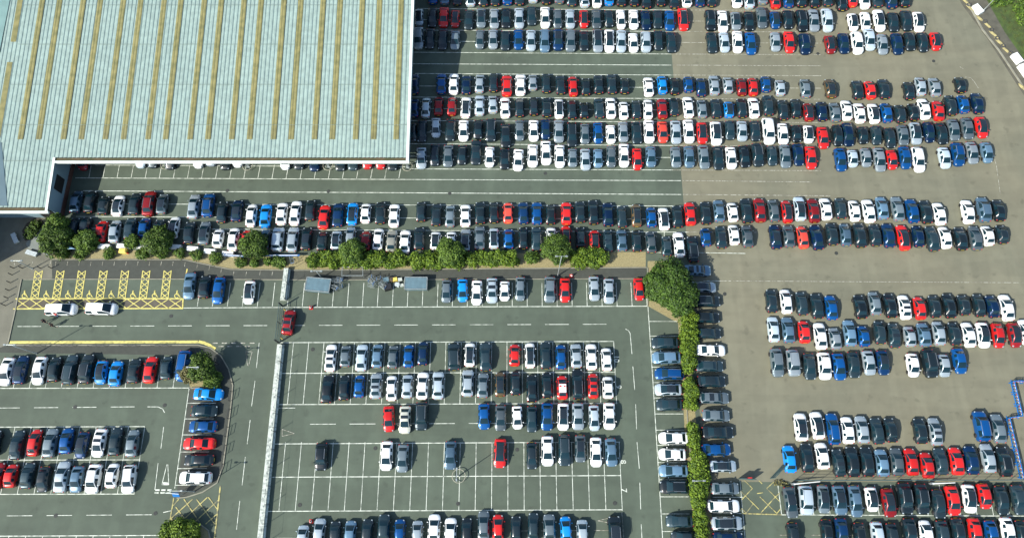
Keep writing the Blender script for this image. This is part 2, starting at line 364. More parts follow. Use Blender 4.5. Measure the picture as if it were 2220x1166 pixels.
for x in (53, 100, 147, 193.5, 241, 288, 335, 383.5):
    arc(x - .5, 641.5, 4.3, 40, 270); line((x, 638), (x + .3, 632.5), .2, 'yellow'); arc(x + .8, 631, .7, 0, 360, n=5, wd=.2)
    line((x, 635.5), (x + 4, 636.5), .12, 'yellow'); line((x, 638.8), (x + 4, 638.8), .15, 'yellow'); line((x + 4, 638.8), (x + 5.5, 643), .15, 'yellow'); line((x + 5.5, 643), (x + 8, 643.3), .12, 'yellow')
# double yellow kerb line
line((21, 743.5), (430, 742.3), .22, 'yellow'); line((22, 740.6), (430, 739.6), .22, 'yellow')
pp = [(430, 742), (442, 744.5), (454, 750), (466, 758)]
for a, b in zip(pp[:-1], pp[1:]): line(a, b, .22, 'yellow'); line((a[0] + 1.5, a[1] - 3), (b[0] + 2, b[1] - 3), .22, 'yellow')
# dashes on the footpath
for x, y in [(32, 572), (71, 571), (110, 570)] + [(121 + 25.4 * i, 571.5) for i in range(11)] + [(401, 573), (427.7, 577), (454, 581), (479.7, 587), (506.8, 592), (533.8, 593.6), (563.8, 592), (590.5, 593)]:
    line((x + .9, y - 4.5), (x - .9, y + 4.5), .10, 'faded')
# left lots
line((-60, 841.5), (411, 840.5), .14); bays(29, 375, 10, 841, 779, 841); line((-5.5, 841), (0, 779))
line((410.5, 839), (379, 1058), .12)
for y in (873.4, 907.5, 942, 979, 1015, 1051):
    x = 410.5 - 31.5 * (y - 839) / 219; line((x, y), (x + 63, y - .3), .11)
dashes((-9, 884), (323, 881), 4, .63); line((320, 881.3), (343, 881.5)); line((343, 881.5), (353, 886)); line((353, 886), (357, 894))
line((-60, 925.5), (314, 924), .14); line((-60, 996.8), (304, 996), .14); line((-60, 1070.8), (292, 1070), .14)
bays(33 - 35.1, 314, 9, 925, 925, 1070)
dashes((15, 1117.3), (360, 1114.5), 4, .64)
line((-60, 1161.5), (352, 1159.5), .14); bays(20, 312, 8, 1160, 1160, 1230)
# yellow boxes
line((377, 1078), (368, 1133), .16, 'old'); line((478, 1052), (465, 1166), .2, 'old')
for a, b in (((376, 1095), (388, 1081)), ((372, 1122), (418, 1081)), ((392, 1131), (450, 1077)), ((422, 1131), (475, 1082)), ((446, 1135), (472, 1112)), ((371, 1123), (379, 1133)), ((381, 1098), (406, 1130)), ((399, 1081), (433, 1131)), ((426, 1081), (468, 1138)), ((452, 1077), (473, 1105))): line(a, b, .13, 'old')
line((1607, 1112), (1694, 1115), .16, 'old')
for a, b in (((1614, 1041), (1631, 1058)), ((1631, 1058), (1608, 1082)), ((1606, 1064), (1645, 1103)), ((1645, 1041), (1652, 1048)), ((1677, 1044), (1662, 1058)), ((1662, 1058), (1690, 1086)), ((1632, 1092), (1617, 1112)), ((1606, 1100), (1620, 1113)),
             ((1647, 1076), (1684, 1112)), ((1680, 1077), (1650, 1110)), ((1684, 1112), (1692, 1102)), ((1641, 1069), (1654, 1067)), ((1680, 1077), (1690, 1068))): line(a, b, .12, 'old')
line((1686.5, 1052), (1694.5, 1115), .14); line((1694, 1115), (2260, 1118), .14); bays(1729, 2260, 15, 1116, 1050, 1116)
line((1604, 1040), (1616, 1175), .13)
for y in (1077, 1112, 1151): line((1545, y), (1611, y), .11)
dashes((1690, 1159), (2240, 1160), 8, .35, 'faded')
# bays either side of the tall hedge
line((1404.7, 665), (1416.3, 840), .13); line((1416.3, 840), (1437, 1175), .13)
for y in (696.5, 728.3, 761.8, 795.3, 828.8, 862, 896.7, 931.7, 964.7, 1002, 1039, 1076, 1113, 1151):
    x = 1404.7 + (y - 665) * .0628; line((x, y), (x + 62, y), .11)
# long lines of the upper lot
for ya, yb, x0 in ((19.5, 22.5, 905), (43.5, 46.5, 905), (66, 69, 905), (90, 93, 905), (114, 118, 894), (139, 142, 892), (160, 163.5, 900), (187, 190.5, 890), (211, 214.5, 890), (236, 239, 890), (262, 265, 890), (287, 290, 890), (312, 316, 888), (339, 342, 886), (366.5, 369, 888)):
    line((x0, ya), (1456 if ya < 200 else 1470, yb), .13); line((1458, yb), (1780, yb + 1.5), .12, 'faded')
line((163, 386), (884, 389.5), .14); line((884, 389.5), (1476, 392), .13); line((1480, 392), (1760, 395), .12, 'faded')
line((180, 414), (1477, 422), .15); line((1480, 422), (1800, 425), .14, 'faded')
line((160, 358), (884, 362), .13)
for i in range(23): x = 194.6 + 30.55 * i; line((x + 3.4, 358), (x - 2, 387), .11) if x < 885 else None
for ya, yb in ((442, 447), (469.5, 475.6), (495, 503.5)): line((165, ya), (1490, yb), .13); line((1490, yb), (1640, yb + .5), .12, 'faded')
line((1420, 547.5), (1528, 548)); line((1530, 548), (1616, 549.5)); line((1525, 609), (1562, 609), .13); line((1562, 609), (1585, 609), .12, 'faded'); line((1590, 609), (2230, 613), .1, 'faded'); line((1440, 470), (1440, 548), .1)
for pts in (((2092, 168), (2104, 169), (2112, 178), (2121, 192)), ((2128, 280), (2146, 310), (2160, 360), (2168, 420)), ((2080, 145), (2088, 150))):
    for a, b in zip(pts[:-1], pts[1:]): line(a, b, .1, 'faded')
for k, m, nm in (('white', M_white, 'white_markings'), ('faded', M_faded, 'faded_markings'), ('yellow', M_yellow, 'yellow_markings'), ('old', M_oldyel, 'worn_markings')):
    struct(nm, LN[k], m)
def bay_number(ch, px, py):
    cu = bpy.data.curves.new('bay_number', 'FONT'); cu.body = ch; cu.size = 1.15; cu.align_x = 'CENTER'; cu.align_y = 'CENTER'; cu.extrude = .001; cu.offset = .02
    o = bpy.data.objects.new('painted_number', cu); sc.collection.objects.link(o); cu.materials.append(M_white)
    p = G(px, py); o.location = (p.x, p.y, .052); o.rotation_euler = (0, 0, R(-90)); tag(o, kind='structure')
for ch, x, y in (('10', 1336, 777.5), ('9', 1341, 838.5), ('8', 1350.5, 1000.5), ('7', 1352.5, 1062)): bay_number(ch, x, y)
for i, (x, y) in enumerate([(371, 685), (493, 413.5), (712, 415), (975, 419.5), (357, 878), (163, 882), (121, 1117), (337, 1112), (678, 757), (650, 1094), (993, 1091), (1333, 1090), (814, 971), (1571, 637), (1121, 974), (2024, 133), (1182, 376), (1773, 117), (1813, 549)]):
    p = G(x, y); mb = MB(); mb.lathe((p.x, p.y, .004), [(.30, 0), (.30, .03), (.24, .036)], n=12)
    struct('manhole_cover', mb, M_manh)

# ---------------------------------------------------------------- the warehouse
RS = .105; Z0 = 5.0; Y0 = G(600, 350, Z0).y
def RP(px, py): return GP(px, py, Z0, Y0, RS)
def rz(y): return Z0 + RS * (y - Y0)
xE = RP(885, 348).x; xI = RP(118, 348).x; yS = RP(500, 342).y; yW = RP(60, 450).y
xW = RP(-60, 200).x - 12; yN = Y0 + 62; xH = RP(2, 310).x
wh = thing('warehouse', 'huge warehouse with ribbed pale green metal roof striped by yellow skylight strips', 'warehouse', (xE - 30, Y0, 0))
def corr(mb, x0, x1, yfun, per=.68, amp=.07, mi=0):      # ribbed sheet running north-south
    n = int((x1 - x0) / per); per = (x1 - x0) / n
    xs = []
    for i in range(n):
        b = x0 + i * per; xs += [(b, 0), (b + per * .3, 0), (b + per * .42, amp), (b + per * .88, amp)]
    xs.append((x1, 0))
    vs = []
    for x, a in xs:
        ys, yn = yfun(x); vs.append((x, ys, rz(ys) + a)); vs.append((x, yn, rz(yn) + a))
    fs = [(2 * i, 2 * i + 2, 2 * i + 3, 2 * i + 1) for i in range(len(xs) - 1)]
    mb.add(vs, fs, mi)
yq = RP(4, 310).y; mb = MB(); corr(mb, xI, xE - .15, lambda x: (yS, yN)); corr(mb, xH, xI, lambda x: (yW, yN)); corr(mb, xH - 34, xH, lambda x: (yq, yN))
mb.build('roof', M_roof, wh)
mb = MB()     # seams where the sheets overlap
for py in (12, 97, 184, 271): mb.box((0.5 * (xH + xE), RP(400, py).y, rz(RP(400, py).y) + .085), (xE - xH - .3, .10, .03))
yy = RP(60, 349).y; mb.box((.5 * (xH + xI), yy, rz(yy) + .085), (xI - xH - .2, .10, .03))
mb.build('seam', mat('seam_metal', (.14, .19, .17), .6), wh)
yb = RP(400, 303).y; yk = RP(400, 272).y
sx = [45, 84.5, 138, 177, 229, 268.5, 321.6, 359.5, 412.6, 451, 502.7, 541.4, 593, 631.5, 682, 720.7, 771, 810, 859]
for x in sx:
    X = RP(x, 300).x; wd = .92
    mb = MB()
    def strip(mb, ya, yb_, mi):
        k = 4
        for j in range(2):
            xa = X - wd / 2 + j * wd / 2
            mb.add([(xa, ya, rz(ya) + .10), (xa + wd * .30, ya, rz(ya) + .14), (xa + wd / 2, ya, rz(ya) + .10), (xa, yb_, rz(yb_) + .10), (xa + wd * .3, yb_, rz(yb_) + .14), (xa + wd / 2, yb_, rz(yb_) + .10)],
                   [(0, 1, 4, 3), (1, 2, 5, 4)], mi)
    strip(mb, yb, yk - .03, 1); strip(mb, yk + .03, yN - 2, 0); mb.build('skylight', [M_sky, M_sky2], wh)
X = RP(-5, 300).x
for ya, yb_ in ((RP(10, 300).y, RP(10, 136).y), (RP(10, 92).y, yN - 2)):
    mb = MB(); mb.add([(X - .46, ya, rz(ya) + .12), (X + .46, ya, rz(ya) + .12), (X + .46, yb_, rz(yb_) + .12), (X - .46, yb_, rz(yb_) + .12)], [(0, 1, 2, 3)]); mb.build('skylight', M_sky, wh)
# hip facets at the west
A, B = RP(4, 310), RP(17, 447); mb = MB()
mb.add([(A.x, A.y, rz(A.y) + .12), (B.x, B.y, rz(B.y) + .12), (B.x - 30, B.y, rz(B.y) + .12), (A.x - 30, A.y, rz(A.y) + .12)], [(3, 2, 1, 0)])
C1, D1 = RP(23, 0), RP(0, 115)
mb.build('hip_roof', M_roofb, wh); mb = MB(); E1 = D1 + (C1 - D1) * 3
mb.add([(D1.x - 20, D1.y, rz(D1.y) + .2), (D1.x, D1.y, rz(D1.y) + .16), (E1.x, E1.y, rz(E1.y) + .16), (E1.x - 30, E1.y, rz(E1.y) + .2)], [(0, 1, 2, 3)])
mb.build('hip_roof', mat('dark_teal_sheet', (.15, .25, .23), .5, var=.08, scale=.6), wh)  # facet set apart by a darker teal colour, following the roof plane
# fascias and gutters
gz = rz(yS)
mb = MB(); mb.box((.5 * (xI + xE), yS - .32, gz - .12), (xE - xI, .60, .10)); mb.build('gutter', M_gutter, wh); mb = MB(); mb.box((.5 * (xH + xI) , yW - .32, rz(yW) - .12), (xI - xH - .1, .60, .10)); mb.build('gutter', M_gutter, wh)
mb = MB(); mb.box((.5 * (xI + xE), yS - .78, gz - .12), (xE - xI + .3, .32, .42)); mb.build('fascia', M_fascia, wh)
mb = MB(); mb.box((.5 * (xH - 8 + xI), yW - .78, rz(yW) - .12), (xI - xH + 8.5, .32, .42)); mb.build('fascia', M_fascia, wh)
mb = MB(); yl = yS - .6
mb.add([(xE - .05, yl, rz(yl) - .8), (xE + .12, yl, rz(yl) - .8), (xE + .12, yN, rz(yN) - .8), (xE - .05, yN, rz(yN) - .8), (xE - .05, yl, rz(yl) + .14), (xE + .12, yl, rz(yl) + .14), (xE + .12, yN, rz(yN) + .14), (xE - .05, yN, rz(yN) + .14)],
       [(3, 2, 1, 0), (4, 5, 6, 7), (0, 1, 5, 4), (1, 2, 6, 5), (2, 3, 7, 6), (3, 0, 4, 7)])
mb.build('fascia', M_wall, wh)
mb = MB(); mb.add([(xE - .35, yl, rz(yl) + .16), (xE + .10, yl, rz(yl) + .16), (xE + .10, yN, rz(yN) + .16), (xE - .35, yN, rz(yN) + .16)], [(0, 1, 2, 3)])
mb.build('verge_trim', M_fascia, wh); mb = MB()
mb.add([(xI - .25, yW - .6, rz(yW) + .1), (xI + .14, yW - .6, rz(yW) + .1), (xI + .14, yS, rz(yS) + .12), (xI - .25, yS, rz(yS) + .12)], [(0, 1, 2, 3)])
mb.build('verge_trim', M_fascia, wh)
# walls of the west wing (solid), plinth, dark vent opening
zt = rz(yW) - .2
mb = MB()
mb.add([(xI, yW, .9), (xI, yS + 18, .9), (xI, yS + 18, rz(yS + 18) - .15), (xI, yW, zt)], [(0, 1, 2, 3)])
mb.add([(xH - 25, yW - .02, 0), (xI, yW - .02, 0), (xI, yW - .02, zt), (xH - 25, yW - .02, zt)], [(0, 1, 2, 3)])
mb.add([(xI, yS + 18, 0), (xI + 42, yS + 18, 0), (xI + 42, yS + 18, rz(yS + 18) - .2), (xI, yS + 18, rz(yS + 18) - .2)], [(0, 1, 2, 3)])
mb.build('wall', M_wall, wh)
mb = MB(); aa = G(-58, 600, 0); mb.prism([(aa.x - 60, aa.y, 0), (aa.x, aa.y, 0), (aa.x, yW - .1, 0), (aa.x - 60, yW - .1, 0)], 0, 7.6); mb.build('annex', M_wall, wh)
mb = MB(); mb.box((xI + .06, .5 * (yW + yS) + 4, .45), (.14, yS - yW + 8, .9)); mb.build('plinth', M_brick, wh)
mb = MB(); mb.box((xI + .03, G(135, 400, 2.5).y, 2.7), (.08, 2.6, 2.1)); mb.build('vent', M_dark, wh)
mb = MB(); mb.box((RP(80, 462).x, yW - .05, 1.6), (2.6, .08, 3.0)); mb.build('door', M_dark, wh)
cols = [(182, 356), (362, 359), (538.5, 361), (712.5, 361), (884, 362.5)]
for x, y in cols:
    p = G(x, y); mb = MB()
    for dx in (-.22, .0, .22): mb.tube((p.x + dx * .5, p.y, 0), (p.x + dx, p.y, rz(p.y) - .1), .07, n=8)
    for dz in (.8, 1.6, 2.4, 3.2, 4.0): mb.box((p.x, p.y, dz), (.46, .06, .06))
    mb.box((p.x, p.y, .06), (.6, .6, .12)); mb.build('column', M_steel, wh)
    for k in (1, 2):
        mb = MB()
        q = (p.x, p.y + 14 * k); mb.tube((q[0], q[1], 0), (q[0], q[1], rz(q[1]) - .1), .12); mb.build('column', M_steel, wh)
def hoop(name, label, cat, px, py, r, h, m, grp=None):
    p = G(px, py); t = thing(name, label, cat, (p.x, p.y, 0), grp); mb = MB(); n = 20
    ring = [(p.x + r * math.cos(2 * math.pi * i / n), p.y + r * math.sin(2 * math.pi * i / n), h) for i in range(n + 1)]
    mb.path(ring, .05); mb.build('ring', m, t)
    for i in range(4):
        a = R(45 + 90 * i); mb = MB(); mb.tube((p.x + r * math.cos(a), p.y + r * math.sin(a), 0), (p.x + r * math.cos(a), p.y + r * math.sin(a), h), .045); mb.build('leg', m, t)
    return t
M_ring = mat('ring_metal', (.30, .29, .22), .6, var=.15)
for (x, y), w_ in zip(cols, ('in the shaded inner corner beside the red car', 'second from the west end of the canopy', 'in the middle, beside a white car', 'fourth column along the canopy edge', 'at the canopy\'s open southeast corner')):
    hoop('column_guard', 'metal ring guard round the canopy column ' + w_, 'guard rail', x, y + 1, .85, .45, M_ring, 'ring guards round the canopy columns')

# ---------------------------------------------------------------- vegetation
def leaves(mb, c, r, n, size, rg, flat=.35, zmin=None, k=1.0):   # leaf-sized quads through the outer volume of a lumpy ellipsoid
    ph = [rg.uniform(0, 6.28) for _ in range(6)]
    for _ in range(n):
        u = rg.uniform(-1, 1); a = rg.uniform(0, 2 * math.pi); s_ = math.sqrt(1 - u * u)
        d = Vector((s_ * math.cos(a), s_ * math.sin(a), u))
        lump = 1 + .13 * math.sin(3 * a + ph[0]) * s_ + .10 * math.sin(5 * a + ph[1] + 2 * u) + .12 * math.sin(4 * u + ph[2] + a) + .07 * math.sin(9 * a + ph[3]) + .06 * math.sin(11 * u + ph[4] + 4 * a)
        rad = lump * (1 - .38 * rg.random() ** 1.6) * k
        p = Vector((c[0] + d.x * r[0] * rad, c[1] + d.y * r[1] * rad, c[2] + d.z * r[2] * rad))
        if zmin is not None and p.z < zmin: continue
        nrm = (Vector((d.x / r[0], d.y / r[1], d.z / r[2])).normalized() + Vector((rg.gauss(0, .55), rg.gauss(0, .55), rg.gauss(0, .55) + flat))).normalized()
        q = nrm.to_track_quat('Z', 'Y'); sz = size * rg.uniform(.6, 1.35); an = rg.uniform(0, 6.28)
        e1 = q @ Vector((math.cos(an), math.sin(an), 0)) * sz; e2 = q @ Vector((-math.sin(an), math.cos(an), 0)) * sz * .62
        mb.add([p - e1, p + e2 * .9, p + e1 + nrm * sz * .15, p - e2 * .9], [(0, 1, 2, 3)])
def tree(label, px, py, rad, h, crown_m, seed, name='tree', dens=1.35, grp=None, leaf=.165, cat='tree', squash=.8):
    """px, py = where the crown shows; h = height of crown top"""
    rg = random.Random(seed); cz = h - rad * squash; p = G(px, py, cz)
    t = thing(name, label, cat, (p.x, p.y, 0), grp)
    mb = MB(); mb.tube((p.x, p.y, 0), (p.x, p.y, cz - rad * .3), .13 + rad * .035, .08 + rad * .02, n=8)
    for i in range(7):
        a = rg.uniform(0, 6.28); mb.tube((p.x, p.y, cz - rad * (.5 + .1 * rg.random())), (p.x + math.cos(a) * rad * .75, p.y + math.sin(a) * rad * .75, cz + rad * rg.uniform(-.1, .55)), .06 + rad * .012, .02, n=5)
    mb.build('trunk', M_bark, t)
    mb = MB(); leaves(mb, (p.x, p.y, cz), (rad * .86, rad * .86, rad * squash * .86), int(620 * rad * rad * dens), leaf, rg)
    for i in range(int(7 + rad * 4)):
        a = rg.uniform(0, 6.28); b = rg.uniform(-.2, 1.1); rr = rad * rg.uniform(.26, .42)
        c = (p.x + math.cos(a) * math.cos(b) * rad * .68, p.y + math.sin(a) * math.cos(b) * rad * .68, cz + math.sin(b) * rad * squash * .72)
        leaves(mb, c, (rr, rr, rr * .8), int(420 * rr * rr * dens) + 20, leaf, rg)
    mb.build('crown', crown_m, t); return t
def hedge(label, pts, h, crown_m, seed, name='hedge', dens=1.35, grp=None, leaf=.165, cat='hedge'):
    """pts = list of (px, py, radius in m): overlapping clumps of one hedge"""
    rg = random.Random(seed); P = [G(x, y, h * .55) for x, y, r in pts]; c0 = sum(P, Vector()) / len(P)
    t = thing(name, label, cat, (c0.x, c0.y, 0), grp); mb = MB(); st = MB()
    for p, (x, y, r) in zip(P, pts):
        hh = h * rg.uniform(.88, 1.1)
        leaves(mb, (p.x, p.y, hh * .5), (r, r, hh * .5), int(430 * r * (r + hh) * .5 * dens), leaf, rg, zmin=.05)
        for i in range(4):
            a = rg.uniform(0, 6.28); rr = r * rg.uniform(.3, .5); leaves(mb, (p.x + math.cos(a) * r * .65, p.y + math.sin(a) * r * .65, hh * rg.uniform(.5, .95)), (rr, rr, rr * .7), int(300 * rr * rr * dens) + 12, leaf, rg, zmin=.05)
        st.tube((p.x, p.y, 0), (p.x, p.y, hh * .6), .05, .02, n=5)
        for i in range(3):
            a = rg.uniform(0, 6.28); st.tube((p.x, p.y, .1), (p.x + math.cos(a) * r * .6, p.y + math.sin(a) * r * .6, hh * .7), .03, .012, n=4)
    st.build('stem', M_bark, t); mb.build('foliage', crown_m, t); return t
g_tr = 'trees along the gravel bed'
tree('loose pale tree at the warehouse corner above the dark leafy tree', 124, 486, 1.9, 3.6, F_bush, 1, grp=g_tr)
tree('wide dark leafy tree at the west end of the gravel bed', 121, 521, 2.75, 4.0, F_tree, 2, grp=g_tr)
tree('small bright tree in front of the red and silver cars', 189, 524, 2.0, 2.8, F_bush, 3, grp=g_tr)
tree('small pale tree beside the yellow grit bin', 286, 524, 1.25, 2.2, F_bush, 4, grp=g_tr)
tree('round dark tree between the grit bin and the white car with a dark roof', 343, 523, 2.5, 3.6, F_tree, 5, grp=g_tr)
tree('dark round tree hiding the back of a small red car', 551, 532, 2.5, 3.8, F_tree, 6, grp=g_tr)
tree('green tree rising from the first long hedge, east of the white barrier', 762, 545, 2.1, 3.8, F_bush, 7, grp=g_tr)
tree('green tree rising between two hedges beside a small white car', 976, 548, 2.4, 4.0, F_bush, 8, grp=g_tr)
tree('dark tree behind the tall lamp post in the gravel bed', 1207, 540, 2.5, 4.2, F_tree, 9, grp=g_tr)
tree('very large round tree at the corner where the two hedges meet', 1449, 614, 3.75, 6.0, F_big, 10, dens=1.4, leaf=.185)
tree('second mass of the big corner tree leaning over the parked cars', 1474, 643, 3.0, 5.2, F_big, 11, dens=1.4, leaf=.185, grp='big trees at the hedge corner')
tree('dark shrubby tree in the kerbed island by the blue cars', 436, 796, 2.2, 4.6, F_tree, 12, dens=.8)
tree('thin brownish bush at the west edge of the kerbed island', 412, 812, 1.6, 2.4, F_dry, 13, dens=.6)
tree('low bright bush at the east end of the kerbed island', 462, 824, 1.5, 1.9, F_bush, 14, dens=.9)
g_b = 'round clipped bushes on the gravel'
for i, (x, y, r, lb) in enumerate([(136, 550, 1.0, 'under the dark leafy tree'), (173, 551, .9, 'beside the blue canopied stand'), (235, 548, 1.05, 'just west of the yellow grit bin'), (308, 549, 1.1, 'just east of the yellow grit bin'),
                               (351, 549, .95, 'below the round dark tree'), (389, 549, .9, 'between the last concrete block and the curve'), (426, 552, 1.0, 'where the gravel bed starts to curve'), (467, 559, 1.05, 'south of the second white block'), (522, 568, .95, 'at the lowest point of the gravel curve')]):
    hedge('round clipped green bush ' + lb, [(x, y, r)], 1.25, F_bush, 30 + i, name='round_bush', grp=g_b, cat='bush', leaf=.14, dens=1.3)
hedge('small loose bush under the dark tree beside the blue rail', [(549, 569, .7), (553, 573, .5)], 1.0, F_bush, 41, name='bush', cat='bush', grp='loose bushes below the blue rail')
hedge('narrow pale bush west of the grey trolley', [(581, 566, .7)], 1.0, F_bush, 42, name='bush', cat='bush', grp='loose bushes below the blue rail')
hedge('wide loose bush beside the grey trolley', [(603, 568, 1.0), (612, 568, .7)], 1.1, F_bush, 43, name='bush', cat='bush', grp='loose bushes below the blue rail')
g_h = 'hedges along the gravel bed'
def hrow(x0, x1, y, n, r): return [(x0 + (x1 - x0) * i / (n - 1), y + (-1) ** i * 2, r) for i in range(n)]
hedge('long bright hedge east of the white barrier, with a tree in it', hrow(683, 772, 562, 5, 1.35), 1.9, F_hedge, 50, grp=g_h)
hedge('bright hedge just east of the tree in the first hedge', hrow(800, 866, 563, 4, 1.4), 1.9, F_hedge, 51, grp=g_h)
hedge('bright hedge left of the tree beside the small white car', hrow(906, 990, 563, 5, 1.45), 2.0, F_hedge, 52, grp=g_h)
hedge('low bright hedge between the middle tree and the blue car', hrow(1022, 1108, 560, 5, 1.3), 1.8, F_hedge, 53, grp=g_h)
hedge('small pale bush standing alone before the dark tree', [(1149, 558, .95), (1158, 557, .9)], 1.5, F_bush, 54, name='bush', cat='bush')
hedge('dense rounded hedge between the tall lamp and the bare gravel', hrow(1255, 1297, 558, 3, 1.6), 2.0, F_hedge, 55, grp=g_h)
g_v = 'hedges down the strip between the two car columns'
for i, (lb, pts) in enumerate([('topmost hedge of the strip, touching the big tree', [(1494, 690, 1.45), (1496, 712, 1.5), (1494, 735, 1.45), (1493, 758, 1.35), (1492, 780, 1.2), (1492, 798, .9)]),
                               ('short hedge below the bare patch, beside the grey sunroof car', [(1495, 832, 1.0), (1498, 852, 1.1), (1499, 874, 1.05)]),
                               ('small hedge beside the first white car of the western column', [(1500, 926, .8), (1503, 945, 1.0), (1505, 962, .9)]),
                               ('long hedge with a lamp post standing in it', [(1514, 990, 1.2), (1517, 1010, 1.5), (1518, 1030, 1.5), (1515, 1052, 1.4), (1514, 1075, 1.3), (1513, 1088, 1.0)]),
                               ('lowest hedge of the strip, reaching the picture\'s bottom edge', [(1517, 1110, .9), (1519, 1130, 1.0), (1520, 1152, 1.0), (1521, 1174, 1.0)])]):
    hedge('bright green ' + lb, pts, 1.9, F_hedge, 60 + i, grp=g_v)
hedge('square clipped hedge on the kerbed island at the bottom left', [(372, 1152, 1.5), (392, 1150, 1.6), (411, 1152, 1.5), (370, 1172, 1.5), (392, 1172, 1.6), (411, 1172, 1.5)], 2.1, F_hedge, 70)
hedge('dark straggling shrub with reddish leaves in the shaded soil bed', [(62, 508, .9), (70, 500, 1.0), (78, 488, .9)], .9, F_tree, 71, name='shrub', cat='shrub', leaf=.15, dens=.7)
# rough ground cover on the bank, top right
mb = MB(); rg = random.Random(80)
for i in range(90):
    x = rg.uniform(2150, 2420); y = rg.uniform(-80, 330)
    if y > (x - 2150) * 1.62 + 12: continue
    p = G(x, y); r = rg.uniform(1.0, 2.4); leaves(mb, (p.x, p.y, .25), (r, r, rg.uniform(.35, .9)), int(170 * r * r), .2, rg, zmin=.02)
tag(mb.build('ground_cover', F_bush), 'rough green ground cover on the bank beyond the stone kerb', 'ground cover', kind='stuff')
mb = MB()
for i in range(500):
    x = rg.uniform(2152, 2225); y = rg.uniform(-10, 130)
    if y > (x - 2150) * 1.6 + 10: continue
    p = G(x, y); 
    for j in range(4):
        a = rg.uniform(0, 6.28); q = Vector((math.cos(a) * .12, math.sin(a) * .12, .3)); o = Vector((rg.uniform(-.3, .3), rg.uniform(-.3, .3), 0)) + p
        mb.add([o, o + Vector((.05, 0, 0)), o + q], [(0, 1, 2)])
tag(mb.build('grass', F_dry), 'tufts of dry grass along the edge of the bank', 'grass', kind='stuff')

# ---------------------------------------------------------------- street furniture and other things
def lamp(label, px, py, h, head='T', ang=0.0, grp='lamp posts of the car park'):
    p = G(px, py); t = thing('lamp_post', label, 'lamp post', (p.x, p.y, 0), grp)
    mb = MB(); mb.lathe((p.x, p.y, 0), [(.14, 0), (.14, .1), (.09, .14), (.09, 1.2), (.065, 1.3), (.05, h)], n=10); mb.build('pole', M_steel, t, True)
    mb = MB(); d = Vector((math.cos(ang), math.sin(ang), 0)); wd = .75
    mb.tube((p.x - d.x * wd, p.y - d.y * wd, h), (p.x + d.x * wd, p.y + d.y * wd, h), .035); mb.build('arm', M_steel, t)
    for s_ in (-1, 1):
        mb = MB(); c = (p.x + d.x * wd * s_, p.y + d.y * wd * s_, h + .03); mb.box(c, (.42, .24, .13), ang, taper=.3); mb.build('lamp_head', M_steel, t)
    return t
lamp('short double-headed lamp post at the corner of the paved plaza', 71, 582.5, 4.0)
lamp('short lamp post behind the tilted blue-grey trolley shelter', 697.5, 602, 3.4)
lamp('tall lamp post with cameras, standing before the dark tree', 1209, 598, 9.6)
lamp('lamp post standing inside the ring guard between empty bays', 995.5, 1030.5, 5.2, ang=R(90))
lamp('lamp post rising from the kerbed island with the dark shrubby tree', 453, 811, 6.0)
lamp('lamp post on the path behind the navy and white cars', 80, 766, 6.4)
lamp('lamp post beside the blue sign near the lowest white car of the left column', 421, 1065, 6.0)
lamp('lamp post growing out of the long hedge strip', 1495, 1044, 5.6)
lamp('tall white lamp post beside the white block on the bank', 2127.5, 28, 9.0)
hoop('post_guard', 'metal ring guard round the lamp post among the empty bays', 'guard rail', 995, 1031.5, .98, .45, M_ring)
gB = 'bollards round the paved plaza'
nb = [(30, 581.6, 'topmost of the western line, left of the lamp'), (49, 581.6, 'just left of the short lamp post'), (89, 582, 'just right of the short lamp post'), (112, 581.6, 'at the start of the footpath'), (26.5, 596, 'second down the western line'), (23, 613, 'third down the western line'), (20, 629.7, 'fourth down the western line'), (17, 646, 'fifth down the western line'), (12.4, 662.5, 'lowest on the western line'), (2, 658, 'furthest left, away from the line')]
for x, y, lb in nb:
    p = G(x, y); mb = MB(); mb.lathe((p.x, p.y, 0), [(.07, 0), (.07, .85), (.085, .88), (.085, .98), (.03, 1.04)], n=10)
    tag(mb.build('bollard', M_black, None, True), 'thin black bollard, ' + lb, 'bollard', gB)
def bench(label, px, py, ang, L=1.9):
    p = G(px, py); t = thing('bench', label, 'bench', (p.x, p.y, 0), 'stone benches on the plaza'); rot = Matrix.Rotation(ang, 3, 'Z')
    mb = MB()
    for k in range(5): mb.box(Vector((p.x, p.y, .47)) + rot @ Vector((0, -.30 + .15 * k, 0)), (L, .13, .06), ang)
    mb.build('seat', M_bench, t)
    for s_ in (-1, 1):
        mb = MB(); mb.box(Vector((p.x, p.y, .22)) + rot @ Vector((s_ * L * .38, 0, 0)), (.18, .68, .44), ang); mb.build('leg', M_conc, t)
bench('pale slatted bench half in the warehouse shadow', 35.5, 518, R(-58)); bench('pale slatted bench in the sun near the litter bin', 71.5, 550.5, R(-17))
p = G(104, 551); t = thing('litter_bin', 'small white litter bin beside the sunlit bench', 'litter bin', (p.x, p.y, 0))
mb = MB(); mb.lathe((p.x, p.y, 0), [(.24, 0), (.27, .8), (.2, .8)], n=12); mb.build('body', M_whiteblk, t, True)
mb = MB(); mb.lathe((p.x, p.y, .82), [(.29, 0), (.29, .06), (.1, .16)], n=12); mb.build('lid', M_black, t)
